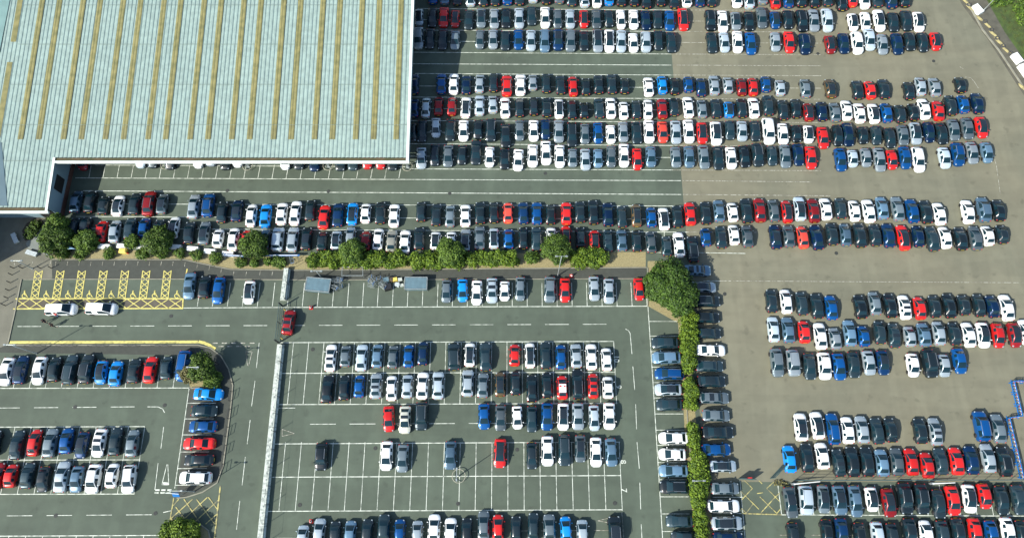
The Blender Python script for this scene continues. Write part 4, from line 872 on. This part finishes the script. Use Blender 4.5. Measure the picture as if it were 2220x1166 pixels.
#            L    W     H     hood  ws   roof  rw   belt  hz   bz
TYPES = {'c': (3.60, 1.64, 1.48, .62, .72, 1.35, .45, .93, .84, .93), 'h': (4.05, 1.76, 1.45, .84, .80, 1.35, .52, .93, .84, .93), 'g': (4.35, 1.80, 1.47, .95, .85, 1.45, .58, .94, .85, .95),
         's': (4.70, 1.83, 1.44, 1.08, .85, 1.15, .72, .93, .84, .96), 'e': (4.70, 1.83, 1.47, 1.08, .82, 2.05, .42, .93, .85, .95), 'u': (4.45, 1.86, 1.66, .95, .72, 1.75, .48, 1.05, .96, 1.04),
         'f': (4.75, 1.92, 1.80, 1.00, .62, 2.35, .30, 1.14, 1.06, 1.12), 'm': (4.85, 1.90, 1.86, .72, .92, 2.60, .30, 1.10, 1.00, 1.05)}
def car_parts(ty, roofmode):
    T = TYPES[ty]; S = stations(T); w_ = T[1] / 2; H = T[2]
    half = []
    for (y, w, zb, zt, hw, fl) in S:
        cr = .035 if zt > 1.1 else .03
        p3 = (hw, zt - .035); p4 = (w * .985, zb)
        if p3[1] < p4[1]: p4 = (w * .985, p3[1] - .03)
        q = lambda t: (p3[0] + (p4[0] - p3[0]) * t + .03 * math.sin(math.pi * t) * (1 if zt > 1.1 else 0), p3[1] + (p4[1] - p3[1]) * t)
        zl = min(.40, zb - .15)
        half.append([(0, zt + cr), (hw * .5, zt + cr * .8), (hw * .90, zt + cr * .15), p3, q(.07), q(.93), p4, (w, min(zb - .10, p4[1] - .06)), (w, zl), (w * .97, .25), (w * .72, .18)])
    nh = 11; rows = []
    for (y, *_), hf in zip(S, half):
        rows.append([(-x, y, z) for x, z in hf[::-1]] + [(x, y, z) for x, z in hf[1:]])
    np_ = 2 * nh - 1; n = len(rows); V = [p for r_ in rows for p in r_]
    P = {}
    def put(k, f): P.setdefault(k, []).append(f)
    cen = nh - 1
    for i in range(n - 1):
        fl = S[i][5]
        for j in range(np_ - 1):
            f = (i * np_ + j, i * np_ + j + 1, (i + 1) * np_ + j + 1, (i + 1) * np_ + j)
            off = j - cen if j >= cen else cen - 1 - j      # 0 = strip next to the centre line
            k = 'body'
            if off in (0, 1):
                if fl == 'W': k = 'windscreen'
                elif fl == 'Z': k = 'rear_window'
                elif fl in ('R', 'B') and roofmode == 'P': k = 'glass_roof'
                elif fl in ('R', 'B') and roofmode == 'S' and i in (8, 9): k = 'sunroof'
            elif off == 4:
                if (fl in ('R',) or (fl == 'W')) : k = ('side_window' if i < 9 else 'rear_side_window') + ('' if j >= cen else '_l')
                elif fl == 'Z' and i == 11 and ty in 'eufm': k = 'quarter_window' if j >= cen else 'quarter_window_l'
            put(k, f)
    put('body', tuple(range(np_ - 1, -1, -1))); put('body', tuple((n - 1) * np_ + j for j in range(np_)))
    out = {}
    for k, fs in P.items():
        idx = sorted({i for f in fs for i in f}); mp = {a: b for b, a in enumerate(idx)}
        out[k] = ([V[i] for i in idx], [tuple(mp[i] for i in f)[::-1] for f in fs])
    L = T[0]; yf = L / 2
    def small(fn):
        m = MB(); fn(m); return (m.v, m.f)
    hz = T[8]
    for s_, k in ((1, 'headlight'), (-1, 'headlight_l')):
        out[k] = small(lambda m: m.blob((s_ * .66 * w_, yf - .20, hz - .21), (.15, .15, .085), 8))
    bz = T[9]
    for s_, k in ((1, 'tail_light'), (-1, 'tail_light_l')):
        out[k] = small(lambda m: m.blob((s_ * .72 * w_, -yf + .15, bz - .17), (.11, .12, .10), 8))
    for s_, k in ((1, 'wing_mirror'), (-1, 'wing_mirror_l')):
        out[k] = small(lambda m: m.box((s_ * (w_ + .075), yf - T[3] - .32, T[7] + .02), (.20, .11, .14), s_ * .2, taper=.2))
    wb = L * .295; wr = .31 if H < 1.6 else .36
    for s_ in (-1, 1):
        for e, nm in ((1, 'f'), (-1, 'r')):
            out['wheel_%d%s' % (s_, nm)] = small(lambda m: m.tube((s_ * (w_ - .18), e * wb, wr), (s_ * (w_ + .012), e * wb, wr), wr, n=14))
    if ty in 'efu':
        for s_, k in ((1, 'roof_rail'), (-1, 'roof_rail_l')):
            out[k] = small(lambda m: m.box((s_ * .66 * w_, yf - T[3] - T[4] - T[5] * .52, H + .04), (.04, T[5] * .92, .04)))
    out['number_plate'] = small(lambda m: m.box((0, -yf + .0, .60), (.5, .014, .11)))
    return out
PM = {'rear_side_window': M_glass, 'body': None, 'windscreen': M_glass, 'rear_window': M_glass, 'glass_roof': mat('glass_roof_black', (.012, .018, .022), .12, spec=.7, coat=.4), 'sunroof': MATS['glass_roof_black'], 'side_window': M_glass, 'quarter_window': M_glass, 'headlight': M_lamp,
      'tail_light': M_tail, 'wing_mirror': None, 'wheel': M_tyre, 'roof_rail': M_rail, 'number_plate': M_platey}
CACHE = {}
def car_meshes(ty, rm, col):
    key = (ty, rm, col)
    if key in CACHE: return CACHE[key]
    if (ty, rm) not in CACHE: CACHE[(ty, rm)] = car_parts(ty, rm)
    res = []
    for k, (vs, fs) in CACHE[(ty, rm)].items():
        nm = k[:-2] if k.endswith('_l') else k
        nm = 'wheel' if k.startswith('wheel') else nm
        m = PM[nm] or paint(col)
        ck = (ty, rm, k, m.name)
        if ck not in CACHE:
            me = bpy.data.meshes.new(nm); me.from_pydata(vs, [], fs); me.materials.append(m)
            me.polygons.foreach_set('use_smooth', [nm not in ('wing_mirror', 'number_plate', 'roof_rail')] * len(fs)); me.update(); CACHE[ck] = me
        res.append((nm, CACHE[ck], m, vs, fs))
    CACHE[key] = res; return res
def place_car(col, ty, rm, loc, ang, sy, label, group):
    r_ = bpy.data.objects.new('parked_car', None); sc.collection.objects.link(r_); r_.location = loc; r_.rotation_euler = (0, 0, ang); r_.scale = (.96 + .07 * ((loc[0] * 7.3 + loc[1] * 3.1) % 1), sy, 1); r_.empty_display_size = .5
    tag(r_, label, 'car', group)
    for nm, me, m, vs, fs in car_meshes(ty, rm, col):
        o = bpy.data.objects.new(nm, me); sc.collection.objects.link(o); o.parent = r_
    return r_

# each row: name, phrase, default y-range, heading, entries "x:y0-y1 colour[P|S] [^v]"
ROWS = [
('R0', 'topmost row', 'N', '939:-36-10b 964:-36-11p 991:-35-13k 1020:-34-15s 1048:-34-15k 1074:-34-14d 1100:-34-12b 1127:-34-13d 1156:-38-7s 1184:-36-11k 1212:-36-10g 1239:-34-15d 1266:-33-17s 1294:-33-17w 1320:-34-13l 1347:-33-15k 1374:-33-15k 1401:-30-20k 1432:-33-15k 1461:-30-20k 1488:-34-16w 1516:-32-16n 1542:-32-16k 1597:-32-17w 1623:-30-20s 1652:-36-11g 1680:-28-20r 1708:-30-18b 1735:-32-17k 1763:-30-18k 1792:-33-15d 1823:-26-25k 1846:-32-16r 1873:-30-20w 1900:-32-17d 1930:-30-20n 1959:-32-17k'),
('R1', 'second row', 'S', '908.5:18-56sP 937:15-60k 962:14-60r 987:20-60rP 1016.6:20-65d 1043:16-61gP 1071.5:17-63s 1097:16-62k 1125.5:15-63s 1152.5:12-56d 1182:13-62w 1209:18-63g 1236:18-63s 1266:20-61rP 1293:18-63g 1320:21-60k 1346:19-64w 1373.7:19-64w 1400:21-66n 1425.5:20-63dP 1451.7:21-67b 1481:16-67rP 1540:20-68k 1566.4:21-71w 1595:24-66sP 1623.5:23-68k 1651:14-62g 1680:23-63bP 1707.7:20-64k 1737.8:20-70k 1764:18-69s 1792.6:17-70s 1849:27-68wP 1875.7:24-67w 1906:19-69wP 1936:25-70k 1964.6:21-68k 1991:24-70wP'),
('R2', 'third row', 'S', '907:57-107s 931.7:60-107k 959.5:60-109k 986.5:65-108g 1040.6:63-107g 1069:62-107s 1095.4:65-110k 1124:62-108b 1151:63-111s 1181:62-114p 1210:62-110nP 1237:63-113g 1266:65-111k 1295.7:62-114sP 1321:62-114wP 1346.7:63-114s 1373:70-114w 1400:67-114s 1427:64-110k 1455:68-115k 1543:68-116d 1570:68-114s 1599:65-115w 1627:68-119b 1681:68-112s 1711:66-115r 1744:71-119n 1799:75-117mP 1829:70-117n 1857.7:67-118w 1885:60-110s 1912.6:72-119s 1944.7:70-119n 1972:68-111k 1999.6:68-114k 2028:68-110rP'),
('R3', 'fourth row', 'N', '898:158-206n 957:157-205b 983.5:157-206w 1011:161-206n 1040:159-203s 1070:156-201k 1099:161-210r 1128.5:159-208w 1155:160-197s 1184:157-203d 1215:161-206k 1242.4:163-210r 1270:167-208k 1297.6:160-205k 1326:158-205k 1354:167-205k 1406:165-210w 1435.7:162-205l 1462:166-207k 1492:164-201b 1519.5:167-211n 1548:161-208s 1578:165-204s 1607.5:167-209m 1632:166-209r 1659.8:163-201b 1691:171-209s 1745.6:169-214g 1800:169-214tP 1859:172-217k 1886:173-216r 1915.7:169-216k 1970:175-218k 1995:165-209s 2026:166-211s 2081.4:167-201k'),
('R4', 'fifth row', 'N', '898:212-256n 923.4:209-257s 951:207-252m 979.6:208-252m 1010:208-257wP 1039.8:204-252s 1068.4:205-247s 1095:209-257w 1126.5:210-255k 1157:208-252kP 1185:209-255d 1212:212-258wP 1240:215-260k 1266:220-258k 1298.6:210-258d 1324:209-258w 1352:218-260w 1379.5:215-260k 1405:213-260w 1435.7:211-259m 1461:210-253k 1492:207-257w 1521.5:214-258g 1552:212-258k 1580:218-256lP 1607.5:211-257k 1634:209-257w 1665:204-252d 1697:214-262k 1725:212-258k 1752.5:221-264mP 1781:218-264n 1809.7:220-266g 1835:215-262w 1863:221-268w 1894:222-269wP 1921:221-267b 1951:225-268k 1979.5:222-263k 2003:211-260w 2034:216-263r 2061:204-252k 2087.6:204-247b 2118.5:199-248n'),
('R5', 'sixth row', 'S', '893:265-308k 914.5:258-309k 945:253-299s 976.6:256-307d 1005:258-307w 1036.8:258-302k 1064.4:256-308k 1096:267-321k 1126.5:258-306g 1157:258-307w 1182.8:256-303n 1211.6:258-310s 1240:264-319k 1268:266-313g 1296.6:263-312b 1324:269-312w 1351:262-309s 1380:262-313d 1407:258-311w 1436.7:261-310o 1465:259-313s 1493:257-311w 1522:263-312rP 1552:262-316wP 1582:260-304d 1608.5:260-307s 1637:260-307k 1665.7:254-314w 1697:265-314w 1726:270-309k 1752.5:270-311wP 1784:273-323r 1815.6:268-318k 1838:264-318n 1870:273-313k 1899:271-315d 1929:275-322k 1957:269-316g 1984.7:263-314sP 2013.5:262-310n 2041:264-314d 2067:256-306g 2096.9:253-303g 2127.7:251-300rP'),
('R6', 'seventh row', 'S', '913.5:317-367s 943:310-361k 971.7:312-363g 1002:313-358k 1032:302-358k 1061.5:316-363w 1094:320-368k 1123.6:321-371w 1155:311-363w 1183.7:303-358w 1213.4:312-364w 1241.4:320-363g 1269:320-370s 1296.6:321-364p 1325:313-364g 1352.8:309-363w 1381.5:319-369r 1411:315-363p 1465:316-364g 1494:314-364p 1525.5:312-367g 1557:315-369d 1584.8:316-367w 1613.4:313-364k 1642:309-362k 1673.5:314-360d 1702:311-365g 1730.7:309-360n 1757.4:315-367r 1822:319-372b 1848:323-363s 1876.6:319-363s 1906.4:318-373s 1933:323-368r 1962:315-367b 1990.8:316-374w 2047.5:317-366s 2076:308-361b 2107:305-356s 2139:306-354p'),
('RU', 'under the canopy edge', 'S', '181:325-362m 307:312-359s 333:312-359d 370:315-362k 431:312-359w 459:308-355s 490:315-363k 516:311-357w 619:315-362w 649:314-362k 683:315-366n 739:316-365k 766:315-364d 797:314-361r 826:316-361r 852:316-364k'),
('R7', 'in the row north of the hedge row', 'N', '165:411-463p 195.5:411-463k 225:423-467d 256:421-470wP 292:416-467d 324:411-470m 352:418-466gP 420:419-476s 452:417-472b 482:434-485k 514:431-482nP 545:440-494w 576:440-495l 611:437-489w 640.5:433-490w 673:431-480k 703:442-498r 733:438-493n 764:437-489lP 793:439-485w 825:435-487d 854.5:440-494w 913:435-482k 946:439-491k 976:443-494g 1009:441-493w 1041:435-487d 1070.7:436-485k 1101.6:437-485o 1134.5:436-487n 1164:436-488b 1194:441-488k 1228:436-488r 1257.6:434-484k 1286:431-488k 1318:437-492n 1348:444-495d 1380:440-493tP 1412:447-494b 1439:448-500wP 1468.6:443-495d 1496:436-490r 1529.5:435-488k 1558.5:431-483p 1588:437-482w 1618:428-485k 1647:427-483m 1677:430-483g 1706:432-485rP 1733.6:424-480sP 1763.5:428-484m 1790:427-478w 1822:427-476d 1852:432-481w 1883:430-484w 1912:424-477p 1945.7:424-481g 1977.6:429-485b 2007:432-486d 2036:437-489w 2098:431-486w 2132:425-483p 2165:431-481k'),
('R8', 'behind the hedge', 'N', '160:470-512k 185:468-512k 220:476-526r 249:475-528s 282:470-520d 313:470-517b 344:473-520d 377:468-517wP 410:478-530k 443:478-532gP 473:495-538w 506:491-546w 535:497-540r 574:495-542g 603:491-546s 635:490-548s 664.5:490-544kP 698.5:500-545k 729:498-543sP 760:490-540s 793:499-545m 820:493-545w 849:497-549c 878:497-551w 909:490-543k 944:500-543wP 978:500-543w 1009:494-547sP 1040:488-543g 1070.7:492-541sP 1102.6:494-541b 1134.5:490-541k 1163:490-545d 1195:491-540w 1227:487-540rP 1258.7:490-538k 1289.5:497-543rP 1318:495-548d 1348:495-546p 1380:497-547k 1411:500-550g 1445:510-557d 1472:501-559w 1502:510-570k 1530:493-535b 1563:488-540dP 1591:485-532w 1620:486-538g 1681:485-541nP 1710:486-538g 1740:488-540o 1770.7:485-543n 1803.6:481-533k 1832.4:482-535p 1864:481-538k 1897:484-535k 1926:482-538n 1958:485-544rP 1990:487-537n 2020.8:488-546d 2048.6:489-540w 2082.6:490-544k 2114.5:487-544g 2141:487-534w 2172:486-530k'),
('R9', 'below the footpath', 'S', '411:588-650p 443.5:595-648k^ 474:598-660b 540:606-660wP 968:603-657g 1003:602-655l 1033.6:605-662w 1066.6:600-658sS 1094:607-653w 1128:597-653g 1192:597-657g 1225:600-656r 1288:596-653s 1320:601-659s 1385:600-652r'),
('C1', "in the centre lot's top row", 'N', '717:744-807wS 749:747-797g 784:744-806s 818:744-799p 852:747-800g 886:745-798b 917:738-793n 984:741-804d 1018.5:741-796wP 1052.5:740-805d 1116:744-795r 1149:741-799wP 1183:739-801d 1216:745-802b 1249:743-799s 1282:743-803w 1315:752-805w'),
('C2', "in the centre lot's second row", 'N', '710:810-875k 746:811-869k 779:811-863b 815:807-866sS 849:812-870w 883:810-865s 916:804-867w 950:803-867s 1014:799-861s 1047:806-864g 1084.4:804-861tP 1118:802-858k 1153:810-873k 1186:805-864k 1219:812-867rW 1253:797-867k 1286:807-865rS 1318:814-865w'),
('C3', "in the centre lot's third row", 'S', '843:877-937r 878:877-941cS 914:869-934d 1049.4:872-932b 1085.4:875-935g 1121.5:877-931w 1153:877-938d 1186:870-934b 1221:871-934wP 1253:870-933s 1288:875-935s 1321:870-932w'),
('C4', "in the centre lot's fourth row", 'S', '697:957-1021k 838:953-1021w 873:960-1025g 976.5:953-1019p 1084:948-1015rP 1153:956-1018k 1187:942-1011w 1224:939-1011d 1258:940-1003gP 1292:945-1013w 1325:947-1012p'),
('C5', "in the centre lot's bottom row", 'N', '656:1136-1192s 692:1121-1184s 726.5:1127-1185k 759:1126-1188p 796:1122-1184k 832:1112-1177d 867:1123-1183b 905:1126-1184s 941:1112-1177w 976.5:1120-1184w 1012:1120-1182k 1048.5:1105-1172g 1080:1113-1175r 1119:1116-1178k 1156:1109-1174d 1191:1112-1176g 1227:1117-1178l 1262.7:1124-1182s 1333:1119-1182kP'),
('L1', 'below the yellow kerb line', 'N', '14:772-837wv 45:768-834nP 85:770-835wv 118:771-829d 152:766-835d 188:765-833k 219.5:779-834lPv 251:780-838l 291:775-832d 326:770-832r 361:770-824d 398:757-828bv'),
('L2', "in the left island's upper row", 'N', '-14:930-990k 37:930-998d 75:928-990r 109:926-993g 144:925-985b 178:933-995nPv 215:926-992wSv 250.5:924-989d 287:929-992g'),
('L3', "in the left island's lower row", 'N', '-6:1000-1062m 23.6:1004-1058r 60:1000-1061d 94.5:1008-1068kv 134:997-1069s 166.6:1007-1069pv 203:1003-1071wv 243:1002-1059w 279:1005-1070wv'),
('Q1', "in the right lot's top row", 'N', '1672.5:625-679k 1704:624-682w 1738:630-685d 1771:634-692d 1802:638-695b 1865:637-692k 1896:630-685g 1930:634-690k 1961:637-694wS 1993.6:641-694r 2025.6:638-690k 2057.5:634-691k 2089:637-685k 2122:635-688k 2151:638-690n 2182:636-697w'),
('Q2', "in the right lot's second row", 'N', '1676.6:684-743s 1708.5:685-745p 1743.5:693-745r 1778.5:697-759w 1810:708-759s 1842:691-752p 1872:704-753b 1907:693-747d 1938:697-756dS 1972:705-753s 2003:697-753p 2035:694-750s 2069:696-750k 2099.7:696-754w 2131.6:696-755wPv 2163.5:698-755rv 2199.5:697-754mPv 2224:690-748wP'),
('Q3', "in the right lot's third row", 'S', '1684:752-818g 1719:757-815s 1755:763-824d 1787:761-824w 1818.6:763-825b 1850.5:760-820d 1883.5:757-814s 1914:757-814nP 1979:763-818w 2015:755-820k 2046:765-818s 2080:752-811b'),
('Q4', "in the right lot's fourth row", 'N', '1736.5:893-957wP 1772:890-953wP 1806:893-965b 1837.6:901-963w 1869:899-962s 1901.5:903-964d 1931:903-960d 1995:904-963k 2027.6:903-967sS 2127:888-958b 2164:895-962g'),
('Q5', 'just above the teal fence', 'N', '1711.6:963-1026l 1749.6:958-1025k 1782.5:957-1018w 1818:970-1035dS 1848:965-1035k 1879.6:966-1034k 1912:971-1034p 1944.5:968-1033g 1975.7:969-1032r 2010:978-1038r 2039.5:968-1031d 2073.6:967-1031r 2106:964-1030n 2142:959-1026s 2176:965-1034k'),
('Q6', 'just below the teal fence', 'S', '1714:1052-1124gP 1747:1055-1112s 1785:1048-1114gP 1820.5:1049-1117pP 1854.6:1049-1122p 1890:1053-1110wP 1927:1056-1122mP 1962:1043-1116k 1998:1045-1116k 2035:1058-1125k 2066:1050-1118r 2102:1047-1113wP 2134.5:1045-1104r 2171.6:1050-1117d 2208.7:1048-1117d'),
('Q7', 'in the bottom row at the right', 'S', '1720:1130-1192k 1792.5:1123-1187k 1825:1120-1186n 1864:1130-1192k 1902.6:1128-1190s 1934:1131-1192k 1973:1120-1184k 2008:1125-1187w^ 2043:1125-1187d 2077.5:1120-1184k 2114:1120-1184r 2149:1125-1185b 2185:1118-1184w 2215:1125-1187d'),
]
COLS = [   # name, phrase, heading, "y:x0-x1 colour"
('CR', 'right of the hedge strip', 'E', '586:1481-1542pS 622.6:1494-1553sP 653:1500-1562k 688:1500-1561k 722:1505-1564k 759:1508-1573w 793:1507-1569d 826:1511-1574k 862:1515-1581gS 900:1522-1583g 936.5:1521-1591k 974:1521-1585b 1010:1538-1597sP 1058:1541-1603g 1096:1533-1604w 1133.5:1541-1610sP 1166:1545-1612n'),
('CL', 'left of the hedge strip', 'W', '742.6:1413-1472d 775:1414-1477p 810:1420-1484b 844:1420-1479sP 877:1423-1481d 949:1429-1493w 984.5:1429-1488w 1020:1429-1493p 1055:1430-1499k 1129:1444-1504d 1165:1455-1512k'),
('LC', 'inside the curved kerb', 'E', '854:419-483l 890:414-471d 924:409-470bW 961:397-466rW 996.5:399-464kW 1035:388-458wW'),
]
tok = re.compile(r'^(-?[\d.]+):(-?[\d.]+)-(-?[\d.]+)([a-z])([PSWv^]*)$')
CARS = []
def pick(L, rr, col):
    if L < 3.75: return 'c'
    if L < 4.15: return rr.choice('hhhc')
    if L < 4.5: return rr.choice('hgggu')
    return rr.choice('seugeu' if L < 4.9 else 'sseuf')
for nm, phrase, hd, s_ in ROWS:
    row = []
    for tk in s_.split():
        m_ = re.match(r'^(-?[\d.]+):(-?\d+)-(\d+|-\d+)([a-z])([PSWv^]*)$', tk)
        x, y0, y1, c, fl = float(m_[1]), float(m_[2]), float(m_[3]), m_[4], m_[5]
        zc = .72; yc = (y0 + y1) / 2
        L = abs(G(x, y0 + 2, .8).y - G(x, y1 - 1, .55).y) 
        if nm == 'RU': yc += 6
        h_ = hd
        if 'v' in fl: h_ = 'S'
        if '^' in fl: h_ = 'N'
        p = G(x, yc, zc); rr = random.Random(int(x * 7 + y0 * 13)); ty = pick(L, rr, c)
        row.append(dict(p=p, y=yc, x=x, c=c, fl=fl, L=L, ty=ty, ang=(0 if h_ == 'N' else math.pi) + R(rr.gauss(0, 1.1)), row=nm, phrase=phrase, area=L * PXM(yc)))
    for i, r_ in enumerate(row): r_['i'] = i; r_['n'] = len(row); r_['sib'] = row; r_['ax'] = 'left'
    CARS += row
for nm, phrase, hd, s_ in COLS:
    row = []
    for tk in s_.split():
        m_ = re.match(r'^([\d.]+):(\d+)-(\d+)([a-z])([PSEW]*)$', tk)
        y, x0, x1, c, fl = float(m_[1]), float(m_[2]), float(m_[3]), m_[4], m_[5]
        L = (x1 - x0) / (PXM(y) * CAM_H / (CAM_H - .7)); p = G((x0 + x1) / 2, y, .72); rr = random.Random(int(x0 * 7 + y * 13)); ty = pick(L, rr, c)
        h_ = 'W' if 'W' in fl else hd
        row.append(dict(p=p, y=y, x=(x0 + x1) / 2, c=c, fl=fl.replace('W', ''), L=L, ty=ty, ang=(R(-90) if h_ == 'E' else R(90)) + R(rr.gauss(0, .8)), row=nm, phrase=phrase))
    for i, r_ in enumerate(row): r_['i'] = i; r_['n'] = len(row); r_['sib'] = row; r_['ax'] = 'top'
    CARS += row
OVR = {('Q4', 2127): 'f', ('Q3', 1719): 'f', ('L1', 398): 'f', ('C3', 914): 'f', ('R8', 603): 'f', ('R8', 1502): 'e', ('Q6', 1747): 'f', ('C5', 1333): 'f', ('L3', 279): 'e', ('LC', 423): 'e', ('C2', 1219): 'c', ('Q3', 2015): 'f', ('L3', 134): 's', ('R9', 411): 's', ('C4', 697): 'u', ('C1', 984): 'f'}
for r_ in CARS:
    k = (r_['row'], int(r_['x']))
    if k in OVR: r_['ty'] = OVR[k]
# the two white people carriers by the disabled bays and the red car at the gate
def desc(r_):
    s_ = CNAME[r_['c']] + ' car'
    if r_['L'] < 3.85: s_ = 'short ' + s_
    if 'P' in r_['fl']: s_ += ' with dark roof'
    elif 'S' in r_['fl']: s_ += ' with sunroof'
    elif 'W' in r_['fl']: s_ += ' with white roof'
    return s_
def colr(r_): return CNAME[r_['c']]
def label_for(r_):
    sib = r_['sib']; d = desc(r_); same = [q for q in sib if desc(q) == d]
    if len(same) == 1: return d + ' ' + r_['phrase']
    i = r_['i']; a = colr(sib[i - 1]) if i > 0 else None; b = colr(sib[i + 1]) if i < r_['n'] - 1 else None
    sd = ('left', 'right') if r_['ax'] == 'left' else ('upper', 'lower')
    if i == 0: return d + ', ' + ('leftmost ' if r_['ax'] == 'left' else 'topmost ') + r_['phrase']
    if i == r_['n'] - 1: return d + ', ' + ('rightmost ' if r_['ax'] == 'left' else 'lowest ') + r_['phrase']
    nb = lambda q: (colr(q['sib'][q['i'] - 1]) if q['i'] else None, colr(q['sib'][q['i'] + 1]) if q['i'] < q['n'] - 1 else None)
    if sum(nb(q) == (a, b) for q in same) == 1:
        s_ = d + ' between %s and %s cars ' % (a, b) + r_['phrase']
        if len(s_.split()) <= 16: return s_
    return d + ', ' + OR[r_['i']] + ' from ' + ('left' if r_['ax'] == 'left' else 'top') + ' ' + r_['phrase']
def fit(r_): 
    T = TYPES[r_['ty']]; return max(.88, min(1.12, r_['L'] / T[0]))
def roofmode(r_): return 'P' if 'P' in r_['fl'] else ('S' if 'S' in r_['fl'] else '')
OR += [str(i) + 'th' for i in range(26, 80)]
CARS.sort(key=lambda r_: (r_['row'] == 'RU', -r_['y']))
near, far = CARS[:297], CARS[297:]
for r_ in near:
    o = place_car(r_['c'], r_['ty'], roofmode(r_), (r_['p'].x, r_['p'].y, 0), r_['ang'], fit(r_), label_for(r_), 'cars parked in rows')
    if 'W' in r_['fl']:
        for ch in [c for c in sc.objects if c.parent == o and c.name.startswith('body')]: pass
        T = TYPES[r_['ty']]; mb = MB(); yh = T[0] / 2 - T[3] - T[4]; w2 = T[1] / 2 * .66
        vs = [(-w2, yh - .06, T[2] - .02), (w2, yh - .06, T[2] - .02), (-w2, yh - T[5] / 2, T[2] + .02), (w2, yh - T[5] / 2, T[2] + .02), (-w2, yh - T[5] + .03, T[2] - .03), (w2, yh - T[5] + .03, T[2] - .03),
              (0, yh - .06, T[2] + .02), (0, yh - T[5] / 2, T[2] + .055), (0, yh - T[5] + .03, T[2] + .005)]
        mb.add(vs, [(0, 2, 7, 6), (6, 7, 3, 1), (2, 4, 8, 7), (7, 8, 5, 3)]); me = mb.mesh('roof_panel', paint('w')); ob = bpy.data.objects.new('roof_panel', me); sc.collection.objects.link(ob); ob.parent = o
# the far cars: one object past the 300 that show largest
matl, mi, V, F, FM = [], {}, [], [], []
SM = []
for r_ in far:
    M_ = Matrix.Translation((r_['p'].x, r_['p'].y, 0)) @ Matrix.Rotation(r_['ang'], 4, 'Z') @ Matrix.Diagonal((1, fit(r_), 1, 1))
    for nm, me, m, vs, fs in car_meshes(r_['ty'], roofmode(r_), r_['c']):
        if m.name not in mi: mi[m.name] = len(matl); matl.append(m)
        o = len(V); V += [tuple(M_ @ Vector(p)) for p in vs]; F += [tuple(i + o for i in f) for f in fs]; FM += [mi[m.name]] * len(fs); SM += [nm not in ('wing_mirror', 'number_plate', 'roof_rail')] * len(fs)
me = bpy.data.meshes.new('distant_cars'); me.from_pydata(V, [], F)
for m in matl: me.materials.append(m)
me.polygons.foreach_set('material_index', FM); me.polygons.foreach_set('use_smooth', SM); me.update()
o = bpy.data.objects.new('distant_parked_cars', me); sc.collection.objects.link(o)
tag(o, 'packed rows of smaller distant cars filling the upper half of the car park', 'cars', kind='stuff')
p = G(130.5, 670, .9); place_car('w', 'm', '', (p.x, p.y, 0), R(-88), 1.0, 'white people carrier at the hatched bays with a person at its door', 'people carriers by the hatched bays')
p = G(218, 668.5, .9); place_car('w', 'm', '', (p.x, p.y, 0), R(-91), 1.02, 'white people carrier on the hatched zone, right of the other one', 'people carriers by the hatched bays')
p = G(626, 698, .8); place_car('m', 'u', 'S', (p.x, p.y, 0), R(-3), .92, 'dark red car with sunroof standing on the road beside the gate', None)
